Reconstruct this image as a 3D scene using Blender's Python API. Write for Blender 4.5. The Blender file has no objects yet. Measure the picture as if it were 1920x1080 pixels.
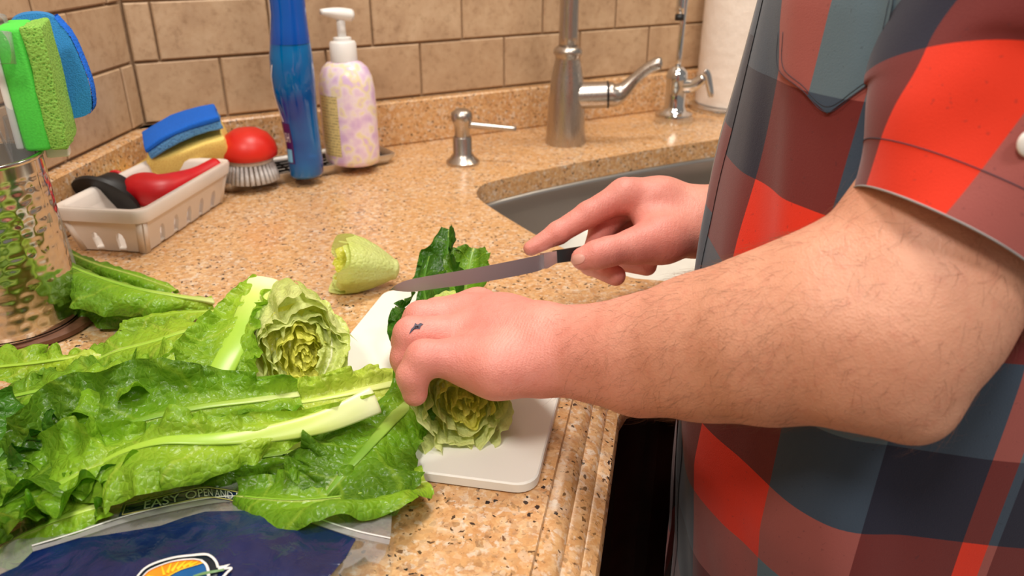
import bpy, bmesh, math, random
import numpy as np
from mathutils import Vector, Matrix
from mathutils.bvhtree import BVHTree
from mathutils.geometry import tessellate_polygon

S = bpy.context.scene
COL = S.collection
# ------------------------------------------------------------------ camera
HC = 0.33                     # camera height above the worktop (worktop top is z = 0)
FPX = 1450.0
PITCH = math.radians(25.0)
cd = bpy.data.cameras.new('camera'); cam = bpy.data.objects.new('camera', cd); COL.objects.link(cam)
cd.sensor_width = 36.0; cd.lens = FPX / 1920 * 36.0
cam.location = (0, 0, HC); cam.rotation_euler = (math.pi/2 - PITCH, 0, 0)
cd.clip_start = 0.01; cd.clip_end = 50
cd.dof.use_dof = True; cd.dof.focus_distance = 0.55; cd.dof.aperture_fstop = 9.0
S.camera = cam
# ------------------------------------------------------------------ world, lamps, exposure
w = bpy.data.worlds.new('room_ambient'); S.world = w; w.use_nodes = True
bg = w.node_tree.nodes['Background']; bg.inputs[0].default_value = (1.0, 0.92, 0.84, 1); bg.inputs[1].default_value = 0.23
def area(name, loc, target, size, power, color):
    l = bpy.data.lights.new(name, 'AREA'); l.shape = 'DISK'; l.size = size; l.energy = power; l.color = color
    o = bpy.data.objects.new(name, l); COL.objects.link(o); o.location = loc
    d = Vector(target) - Vector(loc); o.rotation_euler = d.to_track_quat('-Z', 'Y').to_euler()
    return o
area('ceiling_lamp', (0.05, 0.75, 1.5), (0.0, 0.75, 0), 0.35, 13.5, (1.0, 0.93, 0.85))
area('ceiling_lamp', (-0.40, -0.40, 1.45), (-0.1, 0.5, 0), 0.35, 11.5, (1.0, 0.93, 0.85))
area('ceiling_lamp', (0.7, -0.35, 1.5), (0.5, 0.0, 0), 0.35, 9, (1.0, 0.93, 0.85))
area('sink_lamp', (0.45, 1.25, 0.95), (0.35, 1.3, 0), 0.25, 2.5, (1.0, 0.86, 0.68))
area('window_daylight', (-1.6, 0.2, 0.7), (-0.4, 0.8, 0.1), 0.7, 5, (0.72, 0.78, 1.0))
S.view_settings.view_transform = 'Standard'; S.view_settings.look = 'None'
S.view_settings.gamma = 1.0; S.view_settings.use_curve_mapping = False
S.view_settings.exposure = 0.17

# ------------------------------------------------------------------ helpers
CT, ST = math.cos(PITCH), math.sin(PITCH)
def ray(px, py):
    a = (px-960)/FPX; b = -(py-540)/FPX
    return np.array([a, CT + b*ST, -ST + b*CT])
def at(px, py, z=0.0):                      # the place seen at a pixel, at height z
    d = ray(px, py); t = (z-HC)/d[2]; return np.array([0, 0, HC]) + t*d
def cp(px, py, depth):                      # the place seen at a pixel, at a distance
    return np.array([0, 0, HC]) + depth*ray(px, py)
def srgb(r, g, b):
    f = lambda c: ((c/255+0.055)/1.055)**2.4 if c > 10 else c/255/12.92
    return (f(r), f(g), f(b), 1)
def unit(v):
    v = np.asarray(v, float); return v/ (np.linalg.norm(v)+1e-12)

ORI = {}
def link(o, parent=None):
    COL.objects.link(o)
    if parent is not None: o.parent = parent
def thing(name, label, cat, loc=(0,0,0), group=None):
    o = bpy.data.objects.new(name, None); COL.objects.link(o); o.location = tuple(loc); o.empty_display_size = .02
    o['label'] = label; o['category'] = cat
    if group: o['group'] = group
    ORI[o.name] = np.array(loc, float); return o
def part(name, VF, m, parent=None, smooth=True, auto=None):
    """VF = (verts, faces) in world coordinates; one mesh object"""
    V, F = VF
    off = ORI.get(parent.name, np.zeros(3)) if parent is not None else np.zeros(3)
    V = np.asarray(V, float) - off
    me = bpy.data.meshes.new(name); me.from_pydata(V.tolist(), [], [tuple(int(i) for i in f) for f in F])
    me.materials.append(m)
    if smooth: me.polygons.foreach_set('use_smooth', [True]*len(me.polygons))
    me.update()
    o = bpy.data.objects.new(name, me); link(o, parent); ORI[o.name] = off
    if smooth and auto is not None: me.set_sharp_from_angle(angle=math.radians(auto))
    return o
def tag(o, label, cat, group=None):
    o['label'] = label; o['category'] = cat
    if group: o['group'] = group
    return o
def struct(o): o['kind'] = 'structure'; return o
def fixn(o):
    bm = bmesh.new(); bm.from_mesh(o.data); bmesh.ops.recalc_face_normals(bm, faces=bm.faces); bm.to_mesh(o.data); bm.free(); return o
def join(*vfs):
    V = []; F = []; n = 0
    for v, f in vfs:
        v = np.asarray(v, float); V.append(v); F += [tuple(i+n for i in q) for q in f]; n += len(v)
    return np.vstack(V), F
def xf(VF, M=None, loc=(0,0,0)):
    V, F = VF; V = np.asarray(V, float)
    if M is not None: V = V @ np.array(M, float).T
    return V + np.array(loc, float), F
def rotz(a): c, s = math.cos(a), math.sin(a); return np.array([[c,-s,0],[s,c,0],[0,0,1]])
def rotx(a): c, s = math.cos(a), math.sin(a); return np.array([[1,0,0],[0,c,-s],[0,s,c]])
def roty(a): c, s = math.cos(a), math.sin(a); return np.array([[c,0,s],[0,1,0],[-s,0,c]])
def lathe(prof, n=40, cap=True, sx=1, sy=1):
    V = []; F = []; k = len(prof)
    for r, z in prof:
        for i in range(n):
            a = 2*math.pi*i/n; V.append((r*math.cos(a)*sx, r*math.sin(a)*sy, z))
    for j in range(k-1):
        for i in range(n):
            i2 = (i+1) % n; F.append((j*n+i, j*n+i2, (j+1)*n+i2, (j+1)*n+i))
    if cap:
        F.append(tuple(range(n-1, -1, -1))); F.append(tuple((k-1)*n+i for i in range(n)))
    return np.array(V), F
def catmull(P, n):
    P = np.array(P, float); m = len(P)
    if m == 2: return np.array([P[0]+(P[1]-P[0])*t for t in np.linspace(0, 1, n)])
    Q = np.vstack([2*P[0]-P[1], P, 2*P[-1]-P[-2]])
    out = []
    for x in np.linspace(0, m-1, n):
        i = min(int(x), m-2); t = x-i; a, b, c, d = Q[i:i+4]
        out.append(.5*((2*b)+(c-a)*t+(2*a-5*b+4*c-d)*t*t+(-a+3*b-3*c+d)*t**3))
    return np.array(out)
def tube(path, rad, n=12, steps=None, cap=True, flat=1.0, up=(0,0,1)):
    P = np.array(path, float); R = np.full(len(P), rad, float) if np.isscalar(rad) else np.array(rad, float)
    if steps:
        R = catmull(np.c_[R, R, R], steps)[:, 0]; P = catmull(P, steps)
    V = []; F = []; m = len(P); prev = None
    for i in range(m):
        T = unit(P[min(i+1, m-1)]-P[max(i-1, 0)])
        A = np.cross(T, up) if prev is None else prev - T*prev.dot(T)
        if np.linalg.norm(A) < 1e-5: A = np.cross(T, (1, 0, .3))
        A = unit(A); prev = A; B = np.cross(A, T)
        for k in range(n):
            a = 2*math.pi*k/n; V.append(P[i]+R[i]*(A*math.cos(a)+B*math.sin(a)*flat))
    for i in range(m-1):
        for k in range(n):
            k2 = (k+1) % n; F.append((i*n+k, i*n+k2, (i+1)*n+k2, (i+1)*n+k))
    if cap: F.append(tuple(range(n-1, -1, -1))); F.append(tuple((m-1)*n+k for k in range(n)))
    return np.array(V), F
def prism(poly, z0, z1):
    n = len(poly); V = [(x, y, z0) for x, y in poly]+[(x, y, z1) for x, y in poly]
    F = [tuple(range(n-1, -1, -1)), tuple(range(n, 2*n))]+[(i, (i+1) % n, n+(i+1) % n, n+i) for i in range(n)]
    return np.array(V), F
def rrect(w, d, r, n=5, cx=0, cy=0):
    pts = []
    for sx, sy, a0 in ((1, 1, 0), (-1, 1, 90), (-1, -1, 180), (1, -1, 270)):
        for i in range(n+1):
            a = math.radians(a0+90*i/n); pts.append((cx+sx*(w/2-r)+r*math.cos(a), cy+sy*(d/2-r)+r*math.sin(a)))
    return pts
def loops(rings, close_first=True, close_last=True):
    """rings: list of equally long closed loops"""
    n = len(rings[0]); V = np.vstack([np.array(r, float) for r in rings]); F = []
    for j in range(len(rings)-1):
        for i in range(n):
            i2 = (i+1) % n; F.append((j*n+i, j*n+i2, (j+1)*n+i2, (j+1)*n+i))
    if close_first: F.append(tuple(range(n-1, -1, -1)))
    if close_last: F.append(tuple((len(rings)-1)*n+i for i in range(n)))
    return V, F
def bevbox(w, d, h, b=0.002, seg=2, c=(0, 0, 0)):
    bm = bmesh.new(); bmesh.ops.create_cube(bm, size=1)
    for v in bm.verts: v.co = Vector((v.co.x*w, v.co.y*d, v.co.z*h))
    bmesh.ops.bevel(bm, geom=bm.edges[:], offset=b, segments=seg, profile=.5, affect='EDGES')
    bm.verts.ensure_lookup_table()
    V = np.array([v.co[:] for v in bm.verts])+np.array(c); F = [tuple(v.index for v in f.verts) for f in bm.faces]; bm.free()
    return V, F
def grid(fn, nu, nv):
    """fn(u array, v array) -> (n,3); u, v in 0..1"""
    U, W = np.meshgrid(np.linspace(0, 1, nu), np.linspace(0, 1, nv), indexing='ij')
    V = fn(U.ravel(), W.ravel()); F = []
    for i in range(nu-1):
        for j in range(nv-1): F.append((i*nv+j, (i+1)*nv+j, (i+1)*nv+j+1, i*nv+j+1))
    return V, F
def _hash(i, j, k, s):
    n = (i*374761393 + j*668265263 + k*2147483647 + s*974634777) & 0xffffffff
    n = ((n ^ (n >> 13))*1274126177) & 0xffffffff
    return ((n ^ (n >> 16)) & 0xffff)/65535.0*2-1
def noise(x, y, z=0.0, seed=0):             # smooth value noise in -1..1
    x = np.asarray(x, float); y = np.asarray(y, float); z = np.zeros_like(x)+z
    i, j, k = np.floor(x).astype(np.int64), np.floor(y).astype(np.int64), np.floor(z).astype(np.int64)
    f, g, h = x-i, y-j, z-k
    f, g, h = (t*t*t*(t*(t*6-15)+10) for t in (f, g, h))
    r = 0
    for a in (0, 1):
        for b in (0, 1):
            for c in (0, 1):
                r = r + _hash(i+a, j+b, k+c, seed)*(f if a else 1-f)*(g if b else 1-g)*(h if c else 1-h)
    return r
def interp(xs, ys, s): return np.interp(s, xs, ys)
def setvec(o, name, arr):
    a = o.data.attributes.new(name, 'FLOAT_VECTOR', 'POINT'); a.data.foreach_set('vector', np.asarray(arr, np.float32).ravel())

# ------------------------------------------------------------------ materials
MATS = {}
class NT:
    def __init__(s, name):
        s.m = bpy.data.materials.new(name); s.m.use_nodes = True; s.t = s.m.node_tree; s.p = s.t.nodes['Principled BSDF']; MATS[name] = s.m
    def n(s, kind, **kw):
        nd = s.t.nodes.new('ShaderNode'+kind)
        for k, v in kw.items():
            if k.startswith('i_'):
                nd.inputs[k[2:].replace('_', ' ')].default_value = v
            else: setattr(nd, k, v)
        return nd
    def l(s, a, b): s.t.links.new(a, b)
    def coord(s, kind='Object'): return s.n('TexCoord').outputs[kind]
    def ramp(s, fac, stops, mode='LINEAR'):
        r = s.n('ValToRGB'); r.color_ramp.interpolation = mode; e = r.color_ramp.elements
        while len(e) < len(stops): e.new(0.5)
        for el, (p, c) in zip(e, stops): el.position = p; el.color = c
        s.l(fac, r.inputs[0]); return r.outputs[0]
    def noise(s, scale, detail=3, vec=None, rough=.5, dist=0):
        nd = s.n('TexNoise'); nd.inputs['Scale'].default_value = scale; nd.inputs['Detail'].default_value = detail
        nd.inputs['Roughness'].default_value = rough; nd.inputs['Distortion'].default_value = dist
        if vec is not None: s.l(vec, nd.inputs['Vector'])
        return nd.outputs['Fac']
    def math(s, op, a, b=None, c=None):
        nd = s.n('Math', operation=op)
        for i, v in enumerate((a, b, c)):
            if v is None: continue
            if isinstance(v, (int, float)): nd.inputs[i].default_value = v
            else: s.l(v, nd.inputs[i])
        return nd.outputs[0]
    def mix(s, fac, a, b, mode='MIX'):
        nd = s.n('Mix', data_type='RGBA', blend_type=mode)
        for sock, v in ((nd.inputs[0], fac), (nd.inputs[6], a), (nd.inputs[7], b)):
            if isinstance(v, (int, float)): sock.default_value = v
            elif isinstance(v, tuple): sock.default_value = v
            else: s.l(v, sock)
        return nd.outputs[2]
    def bump(s, h, strength=.3, dist=.001):
        b = s.n('Bump'); b.inputs['Strength'].default_value = strength; b.inputs['Distance'].default_value = dist
        s.l(h, b.inputs['Height']); s.l(b.outputs[0], s.p.inputs['Normal']); return b
    def base(s, c):
        if isinstance(c, tuple): s.p.inputs['Base Color'].default_value = c
        else: s.l(c, s.p.inputs['Base Color'])
        return s
    def set(s, **kw):
        for k, v in kw.items(): s.p.inputs[k.replace('_', ' ')].default_value = v
        return s
def simple(name, c, rough=.5, metal=0., var=.08, scale=60, bump=0., **kw):
    t = NT(name); v = t.coord()
    nz = t.noise(scale, 3, v)
    lo = tuple(x*(1-var) for x in c[:3])+(1,); hi = tuple(min(1, x*(1+var)) for x in c[:3])+(1,)
    t.base(t.ramp(nz, [(.3, lo), (.7, hi)])).set(Roughness=rough, Metallic=metal, **kw)
    if bump: t.bump(nz, bump, .001)
    return t.m

# granite
t = NT('granite'); v = t.coord()
wob = t.n('TexNoise'); wob.inputs['Scale'].default_value = 160; t.l(v, wob.inputs['Vector'])
vm = t.n('VectorMath', operation='MULTIPLY_ADD'); t.l(wob.outputs['Color'], vm.inputs[0]); vm.inputs[1].default_value = (.006,)*3; t.l(v, vm.inputs[2])
def vor(scale):
    n_ = t.n('TexVoronoi'); n_.inputs['Scale'].default_value = scale; t.l(vm.outputs[0], n_.inputs['Vector'])
    s_ = t.n('SeparateColor'); t.l(n_.outputs['Color'], s_.inputs[0]); return s_.outputs
v1 = vor(190); v2 = vor(420)
big = t.noise(14, 3, v)
c1 = t.ramp(v1[0], [(0, srgb(206,158,112)), (.22, srgb(222,180,134)), (.42, srgb(196,142,94)), (.56, srgb(228,200,168)), (.70, srgb(212,166,116)), (.84, srgb(182,146,118)), (.90, srgb(224,212,196)), (.975, srgb(92,74,64))], 'CONSTANT')
c2 = t.ramp(v2[1], [(0, srgb(212,168,122)), (.3, srgb(194,142,98)), (.55, srgb(230,198,158)), (.72, srgb(160,126,102)), (.82, srgb(210,164,118)), (.95, srgb(74,60,54))], 'CONSTANT')
cc = t.mix(t.ramp(t.noise(120, 3, v), [(.35, (.25,)*3+(1,)), (.65, (.7,)*3+(1,))]), c1, c2)
soft = t.ramp(t.noise(95, 6, v, .72, .6), [(.30, srgb(140,100,64)), (.42, srgb(190,140,86)), (.52, srgb(212,168,112)), (.62, srgb(220,182,128)), (.72, srgb(230,212,190))])
cc = t.mix(.30, cc, soft)
blob = t.ramp(t.noise(150, 3, v, .6), [(.56, (0,0,0,1)), (.66, (.8,.8,.8,1))])
cc = t.mix(blob, cc, srgb(226,212,194))
gr = t.ramp(t.noise(210, 3, v, .65, .5), [(.30, (1,1,1,1)), (.37, (0,0,0,1))])
cc = t.mix(gr, cc, srgb(92,66,52))
cc = t.mix(t.math('GREATER_THAN', v2[0], .968), cc, srgb(46,40,40))
cc = t.mix(t.ramp(big, [(.4, (0,0,0,1)), (.7, (.4,.4,.4,1))]), cc, srgb(206,154,92))
t.base(cc).set(Roughness=.22); t.bump(t.noise(300, 2, v), .05, .0005)
# travertine tile
t = NT('travertine'); v = t.coord(); oi = t.n('ObjectInfo')
av = t.n('VectorMath', operation='MULTIPLY_ADD'); av.inputs[1].default_value = (3.1, 1.7, 2.3); t.l(oi.outputs['Random'], av.inputs[0]); t.l(v, av.inputs[2])
n1 = t.noise(16, 5, av.outputs[0], .6, .8); n2 = t.noise(90, 4, av.outputs[0], .65)
c1 = t.ramp(n1, [(.25, srgb(156,126,98)), (.5, srgb(184,154,122)), (.75, srgb(208,182,150))])
c2 = t.ramp(n2, [(.32, srgb(142,112,84)), (.46, srgb(188,158,126)), (.8, srgb(208,182,152))])
cc = t.mix(.42, c1, c2)
cc = t.mix(t.math('MULTIPLY', oi.outputs['Random'], .3), cc, srgb(172,138,104))
t.base(cc).set(Roughness=.5); t.bump(n2, .25, .001)
M = MATS
simple("grout", srgb(166,138,108), .9, var=.12, scale=200, bump=.3)
t = NT('brushed_steel'); v = t.coord(); mp = t.n('Mapping'); mp.inputs['Scale'].default_value = (1, 1, .04); t.l(v, mp.inputs[0])
nz = t.noise(900, 2, mp.outputs[0]); t.base(srgb(190,182,174)).set(Metallic=1.0, Roughness=.3); t.bump(nz, .06, .0003)
t.l(t.ramp(nz, [(.3, (.24,)*3+(1,)), (.7, (.36,)*3+(1,))]), t.p.inputs['Roughness'])
t = NT('sink_steel'); v = t.coord(); mp = t.n('Mapping'); mp.inputs['Scale'].default_value = (.05, 1, 1); t.l(v, mp.inputs[0])
nz = t.noise(700, 2, mp.outputs[0]); t.base(srgb(188,184,180)).set(Metallic=1.0, Roughness=.36); t.bump(nz, .05, .0003)
simple('chrome', srgb(215,215,215), .06, 1.0, var=.02)
simple('canister_steel', srgb(205,200,192), .14, 1.0, var=.03, scale=30)
simple('tray_steel', srgb(206,202,196), .38, 1.0, var=.05)
simple('black_metal', srgb(30,28,30), .4, .4)
simple('black_rubber', srgb(22,21,22), .5, bump=.1)
simple('black_handle', srgb(20,20,22), .3)
t = NT('blade_steel'); v = t.coord(); mp = t.n('Mapping'); mp.inputs['Scale'].default_value = (.05, 1, 1); t.l(v, mp.inputs[0])
nz = t.noise(2500, 2, mp.outputs[0]); t.base(srgb(172,168,174)).set(Metallic=.9, Roughness=.38); t.bump(nz, .03, .0002)
simple('bolster_steel', srgb(208,206,208), .3, .9, var=.03)
simple('white_plastic', srgb(236,234,230), .35, var=.02)
t = NT('board_plastic'); v = t.coord(); nz = t.noise(400, 4, v)
t.base(t.ramp(t.noise(8, 3, v), [(.3, srgb(234,233,224)), (.7, srgb(243,242,234))])).set(Roughness=.42); t.p.inputs['Subsurface Weight'].default_value = .15; t.p.inputs['Subsurface Radius'].default_value = (.01,.01,.008); t.bump(nz, .08, .0004)
simple('ceramic', srgb(226,216,206), .25, var=.03, scale=20)
simple('red_silicone', srgb(196,16,26), .42, var=.1, bump=.05)
simple('red_knob', srgb(212,38,24), .4, var=.05)
simple('bristle', srgb(206,206,206), .5, var=.12, scale=300)
simple('paper_towel', srgb(232,222,212), .95, var=.03, scale=220, bump=.5)
simple('cabinet_wood', srgb(52,24,18), .35, var=.35, scale=25)
simple('coaster_wood', srgb(104,66,46), .6, var=.25, scale=80, bump=.2)
simple('room_paint', srgb(196,182,164), .9)
simple('dish_white', srgb(222,222,214), .3, var=.03)
def sponge(name, c, c2, scale, deep=.8):
    t = NT(name); v = t.coord(); vo = t.n('TexVoronoi'); vo.inputs['Scale'].default_value = scale; t.l(v, vo.inputs['Vector'])
    nz = t.noise(scale*1.6, 4, v, .7)
    h = t.math('MULTIPLY', vo.outputs['Distance'], nz)
    t.base(t.ramp(h, [(.06, c2), (.22, c)])).set(Roughness=.95); t.bump(h, deep, .003); return t.m
sponge('sponge_green', srgb(150,206,86), srgb(84,148,44), 420)
sponge('sponge_yellow', srgb(244,216,120), srgb(226,182,84), 600, .3)
sponge('sponge_skyblue', srgb(100,168,226), srgb(46,104,178), 380)
simple('foam_green', srgb(84,214,74), .9, var=.08, scale=600, bump=.3)
simple('foam_blue', srgb(44,132,196), .95, var=.18, scale=900, bump=.8)
simple('scrub_blue', srgb(16,100,206), .95, var=.2, scale=900, bump=.8)
t = NT('blue_plastic'); t.base(srgb(8,78,176)).set(Roughness=.12); t.p.inputs['Transmission Weight'].default_value = .0; t.p.inputs['Coat Weight'].default_value = .5
t.base(t.ramp(t.noise(9, 1, t.coord()), [(.3, srgb(6,62,150)), (.7, srgb(10,92,190))]))
t = NT('blue_liquid'); v = t.coord(); sz = t.n('SeparateXYZ'); t.l(v, sz.inputs[0])
t.base(t.ramp(t.noise(14, 2, v), [(.3, srgb(2,62,150)), (.7, srgb(0,128,200))])).set(Roughness=.06); t.p.inputs['Coat Weight'].default_value = .8; t.p.inputs['Transmission Weight'].default_value = .25; t.p.inputs['IOR'].default_value = 1.35
t = NT('purple_print'); v = t.coord(); nz = t.noise(55, 2, v, .4); n2 = t.noise(48, 2, v, .4, 1.5)
t.base(t.ramp(nz, [(.32, srgb(214,182,220)), (.45, srgb(230,206,226)), (.53, srgb(238,222,226)), (.6, srgb(236,222,178)), (.7, srgb(220,190,224))])).set(Roughness=.28)
t = NT('yellow_label'); v = t.coord(); sz = t.n('SeparateXYZ'); t.l(v, sz.inputs[0])
ln = t.math('SINE', t.math('MULTIPLY', sz.outputs[2], 1500)); wd = t.noise(300, 1, v)
mk = t.math('MULTIPLY', t.math('GREATER_THAN', ln, .2), t.math('GREATER_THAN', wd, .47))
t.base(t.mix(t.math('MULTIPLY', mk, .55), srgb(226,206,140), srgb(110,98,80))).set(Roughness=.35)
simple('label_purple', srgb(66,24,92), .3); simple('label_white', srgb(226,228,236), .35, var=.02); simple('label_lightblue', srgb(120,186,226), .3)
# clear film / plastics
def clear(name, tint, amt, rough=.08):
    t = NT(name); tr = t.n('BsdfTransparent'); tr.inputs[0].default_value = tint
    mx = t.n('MixShader'); fr = t.n('LayerWeight'); fr.inputs[0].default_value = .2
    t.base((.35,.35,.35,1)).set(Roughness=rough); t.p.inputs['Specular IOR Level'].default_value = 1.0
    f = t.math('ADD', t.math('MULTIPLY', fr.outputs['Fresnel'], .45), amt)
    t.l(f, mx.inputs[0]); t.l(tr.outputs[0], mx.inputs[1]); t.l(t.p.outputs[0], mx.inputs[2])
    t.bump(t.noise(90, 3, t.coord(), .6, 1.0), .35, .002)
    t.l(mx.outputs[0], t.t.nodes['Material Output'].inputs[0]); return t.m
clear('clear_film', (.97,.97,.96,1), .05)
clear('clear_plastic', (.9,.93,.95,1), .12)
clear('zip_film', (.95,.95,.95,1), .35)
t = NT('navy_film'); v = t.coord(); t.base(t.ramp(t.noise(22, 3, v), [(.3, srgb(8,22,62)), (.7, srgb(14,34,88))])).set(Roughness=.2); t.p.inputs['Specular IOR Level'].default_value=.6; t.bump(t.noise(45, 4, v, .6, 1.2), .4, .004)
simple('print_white', srgb(232,232,230), .35, var=.02); simple('print_yellow', srgb(240,196,40), .35); simple('print_orange', srgb(232,140,28), .35)
simple('print_blue', srgb(12,88,150), .35); simple('print_green', srgb(110,150,100), .35); simple('print_cream', srgb(214,204,120), .4)
simple('print_dark', srgb(10,26,40), .3)
# ------------------------------------------------------------------ the room
ZS = 0.072                                                     # top of the granite upstand
C0 = at(273, 236, ZS)                                          # inner corner of the two tiled walls
AZB = math.radians(60.8); DB = np.array([math.sin(AZB), math.cos(AZB), 0]); NB = np.array([DB[1], -DB[0], 0])    # NB points into the room
AZL = math.radians(2.84); DL = -np.array([math.sin(AZL), math.cos(AZL), 0]); NL = np.array([-DL[1], DL[0], 0])
def wallpt(base, D, N, u, z, out=0.0): return base + D*u + N*out + np.array([0, 0, z-ZS])
def slab(base, D, N, u0, u1, z0, z1, o0, o1, bev=0.0):
    P = [wallpt(base, D, N, u, z, o) for o in (o0, o1) for (u, z) in ((u0, z0), (u1, z0), (u1, z1), (u0, z1))]
    if bev:
        P[4:] = [wallpt(base, D, N, u, z, o1-bev) for (u, z) in ((u0, z0), (u1, z0), (u1, z1), (u0, z1))]
        P += [wallpt(base, D, N, u, z, o1) for (u, z) in ((u0+bev, z0+bev), (u1-bev, z0+bev), (u1-bev, z1-bev), (u0+bev, z1-bev))]
    F = [(3, 2, 1, 0)]; k = len(P)//4
    for j in range(k-1):
        for i in range(4): F.append((j*4+i, j*4+(i+1) % 4, (j+1)*4+(i+1) % 4, (j+1)*4+i))
    F.append(tuple((k-1)*4+i for i in range(4)))
    return np.array(P), F
wall_b = struct(fixn(part('wall_back', slab(C0, DB, NB, -0.02, 1.7, -.9, 1.55, -.09, -.006), M['grout'], smooth=False)))
wall_l = struct(fixn(part('wall_left', slab(C0, DL, NL, -0.02, 1.9, -.9, 1.55, -.09, -.006), M['grout'], smooth=False)))
rng = random.Random(4)
def tile(base, D, N, u0, u1, z0, z1, par):
    g = .0016
    o = part('tile', slab(base, D, N, u0+g, u1-g, z0+g, z1-g, -.008, rng.uniform(-.0012, .0012), .0018), M['travertine'], par, smooth=False); fixn(o)
RZ = [ZS+.002, .1595, .2390, .3185, .398]
P6 = .1575
for r in range(4):
    z0, z1 = RZ[r], RZ[r+1]
    xs = [.0002] + ([.115+i*P6 for i in range(10)] if r % 2 == 0 else [.035+i*P6 for i in range(10)])
    for a, b in zip(xs, xs[1:]): tile(C0, DB, NB, a, b, z0, z1, wall_b)
    xs = [.0002] + ([.033+i*P6 for i in range(5)] if r % 2 == 0 else [.128+i*P6 for i in range(4)])
    for a, b in zip(xs, xs[1:]): tile(C0, DL, NL, a, b, z0, z1, wall_l)
UP = .018
def upstand(base, D, N, u0, u1, name):
    o = part(name, slab(base, D, N, u0, u1, 0.0, ZS, -.004, UP, .0025), M['granite'], smooth=False); return struct(fixn(o))
upstand(C0, DB, NB, -.012, 1.65, 'trim_1'); upstand(C0, DL, NL, -.012, 1.8, 'trim_2')
# far walls, ceiling and floor of the kitchen (outside the picture, they close the room)
def quad(name, pts, m): return struct(part(name, (np.array(pts, float), [(0, 1, 2, 3)]), m, smooth=False))
quad('floor', [(-3, -3, -.9), (3, -3, -.9), (3, 3, -.9), (-3, 3, -.9)], M['room_paint'])
# ------------------------------------------------------------------ worktop with the sink cut-out
eA = at(1119, 1073); eB = at(1161, 772)
dE = unit(eB-eA); turn = eA + dE*((.545-eA[1])/dE[1])
front = [eA - dE*.75, turn - dE*.03, turn - dE*.008 + np.array([.006, 0, 0]), turn+np.array([.03, .012, 0]), turn + np.array([math.sin(AZB), math.cos(AZB), 0])*1.1]
front = [np.array(p) for p in front]
def offs(path, d):
    out = []
    for i, p in enumerate(path):
        t_ = unit(path[min(i+1, len(path)-1)]-path[max(i-1, 0)]); n_ = np.array([t_[1], -t_[0], 0]); out.append(p + n_*d)
    return out
prof = [(-.037, 0), (-.0362, -.0035), (-.031, -.0042), (-.026, -.0062), (-.0225, -.0105), (-.0215, -.0135), (-.0165, -.0145), (-.0125, -.017), (-.0105, -.021), (-.0075, -.0215), (-.002, -.025), (0, -.031), (-.002, -.042), (-.02, -.046)]
rails = [[q + np.array([0, 0, z]) for q in offs(front, d)] for d, z in prof]
inner = rails[0]
sink_px = [(893, 362), (897, 352), (910, 344), (940, 336), (1000, 322), (1100, 302), (1200, 284), (1300, 268), (1370, 258), (1440, 256), (1490, 268), (1520, 300), (1530, 350), (1520, 420), (1480, 490), (1420, 518), (1340, 527), (1250, 527), (1190, 522), (1150, 510), (1080, 477), (1000, 438), (940, 402), (905, 379), (896, 370)]
hole = [at(x, y) for x, y in sink_px]
outer = [np.array([p[0], p[1], 0]) for p in inner]
back = [wallpt(C0, DB, NB, 1.65, ZS, .0)*np.array([1, 1, 0]), (C0+np.array([0, 0, -ZS])), wallpt(C0, DL, NL, 1.3, ZS, 0.)*np.array([1, 1, 0])]
outline = outer + [np.array([b[0], b[1], 0]) for b in back]
tri = tessellate_polygon([[Vector(p) for p in outline], [Vector(p) for p in hole]])
allp = outline + hole
vt = (np.array(allp), [tuple(f) for f in tri])
n_h = len(hole)
rim = loops([[h*np.array([1, 1, 0]) for h in hole], [h + np.array([0, 0, -.0025]) - unit(h-np.mean(hole, 0))*.0 for h in hole], [h + np.array([0, 0, -.03]) for h in hole]], False, False)
npt = len(front); Vr = np.vstack([np.array(r) for r in rails]); Fr = []
for j in range(len(prof)-1):
    for i in range(npt-1): Fr.append((j*npt+i, j*npt+i+1, (j+1)*npt+i+1, (j+1)*npt+i))
top = tag(part('countertop', join(vt, rim, (Vr, Fr)), M['granite'], smooth=True, auto=35), 'speckled tan granite worktop with a grooved edge and a sink cut-out', 'countertop')
fixn(top)
# stainless sink bowl under the cut-out
hc = np.mean(hole, 0)
def ring(scale, z, sm=0): return [hc + (h-hc)*scale + np.array([0, 0, z]) for h in hole]
sk = thing('kitchen_sink', 'brushed stainless undermount sink sunk into the granite', 'sink', (hc[0], hc[1], -.2))
part('bowl', loops([ring(1.06, -.0305), ring(.985, -.031), ring(.975, -.036), ring(.97, -.06), ring(.95, -.17), ring(.92, -.19), ring(.85, -.198), ring(.1, -.2)], False, True), M['sink_steel'], sk)
part('drain', xf(lathe([(.0, .003), (.03, .003), (.042, .002), (.045, 0)], 24, False), None, (hc[0]+.03, hc[1], -.199)), M['chrome'], sk)
# white dish standing in the sink
dcx = at(1215, 478, -.045)
dp = thing('dishpan', 'white shallow dishpan standing in the sink below the knife hand', 'dishpan', (dcx[0], dcx[1], -.19))
def rr(w_, d_, z, r=.03): return [np.array([x, y, 0]) @ rotz(-.35).T + np.array([dcx[0]-.01, dcx[1]+.015, z]) for x, y in rrect(w_, d_, r, 5)]
part('basin', loops([rr(.19, .19, -.19), rr(.20, .20, -.18), rr(.225, .215, -.045), rr(.235, .225, -.043), rr(.235, .225, -.040), rr(.222, .212, -.039), rr(.205, .198, -.055), rr(.20, .19, -.062), rr(.12, .11, -.063)]), M['dish_white'], dp)
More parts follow.
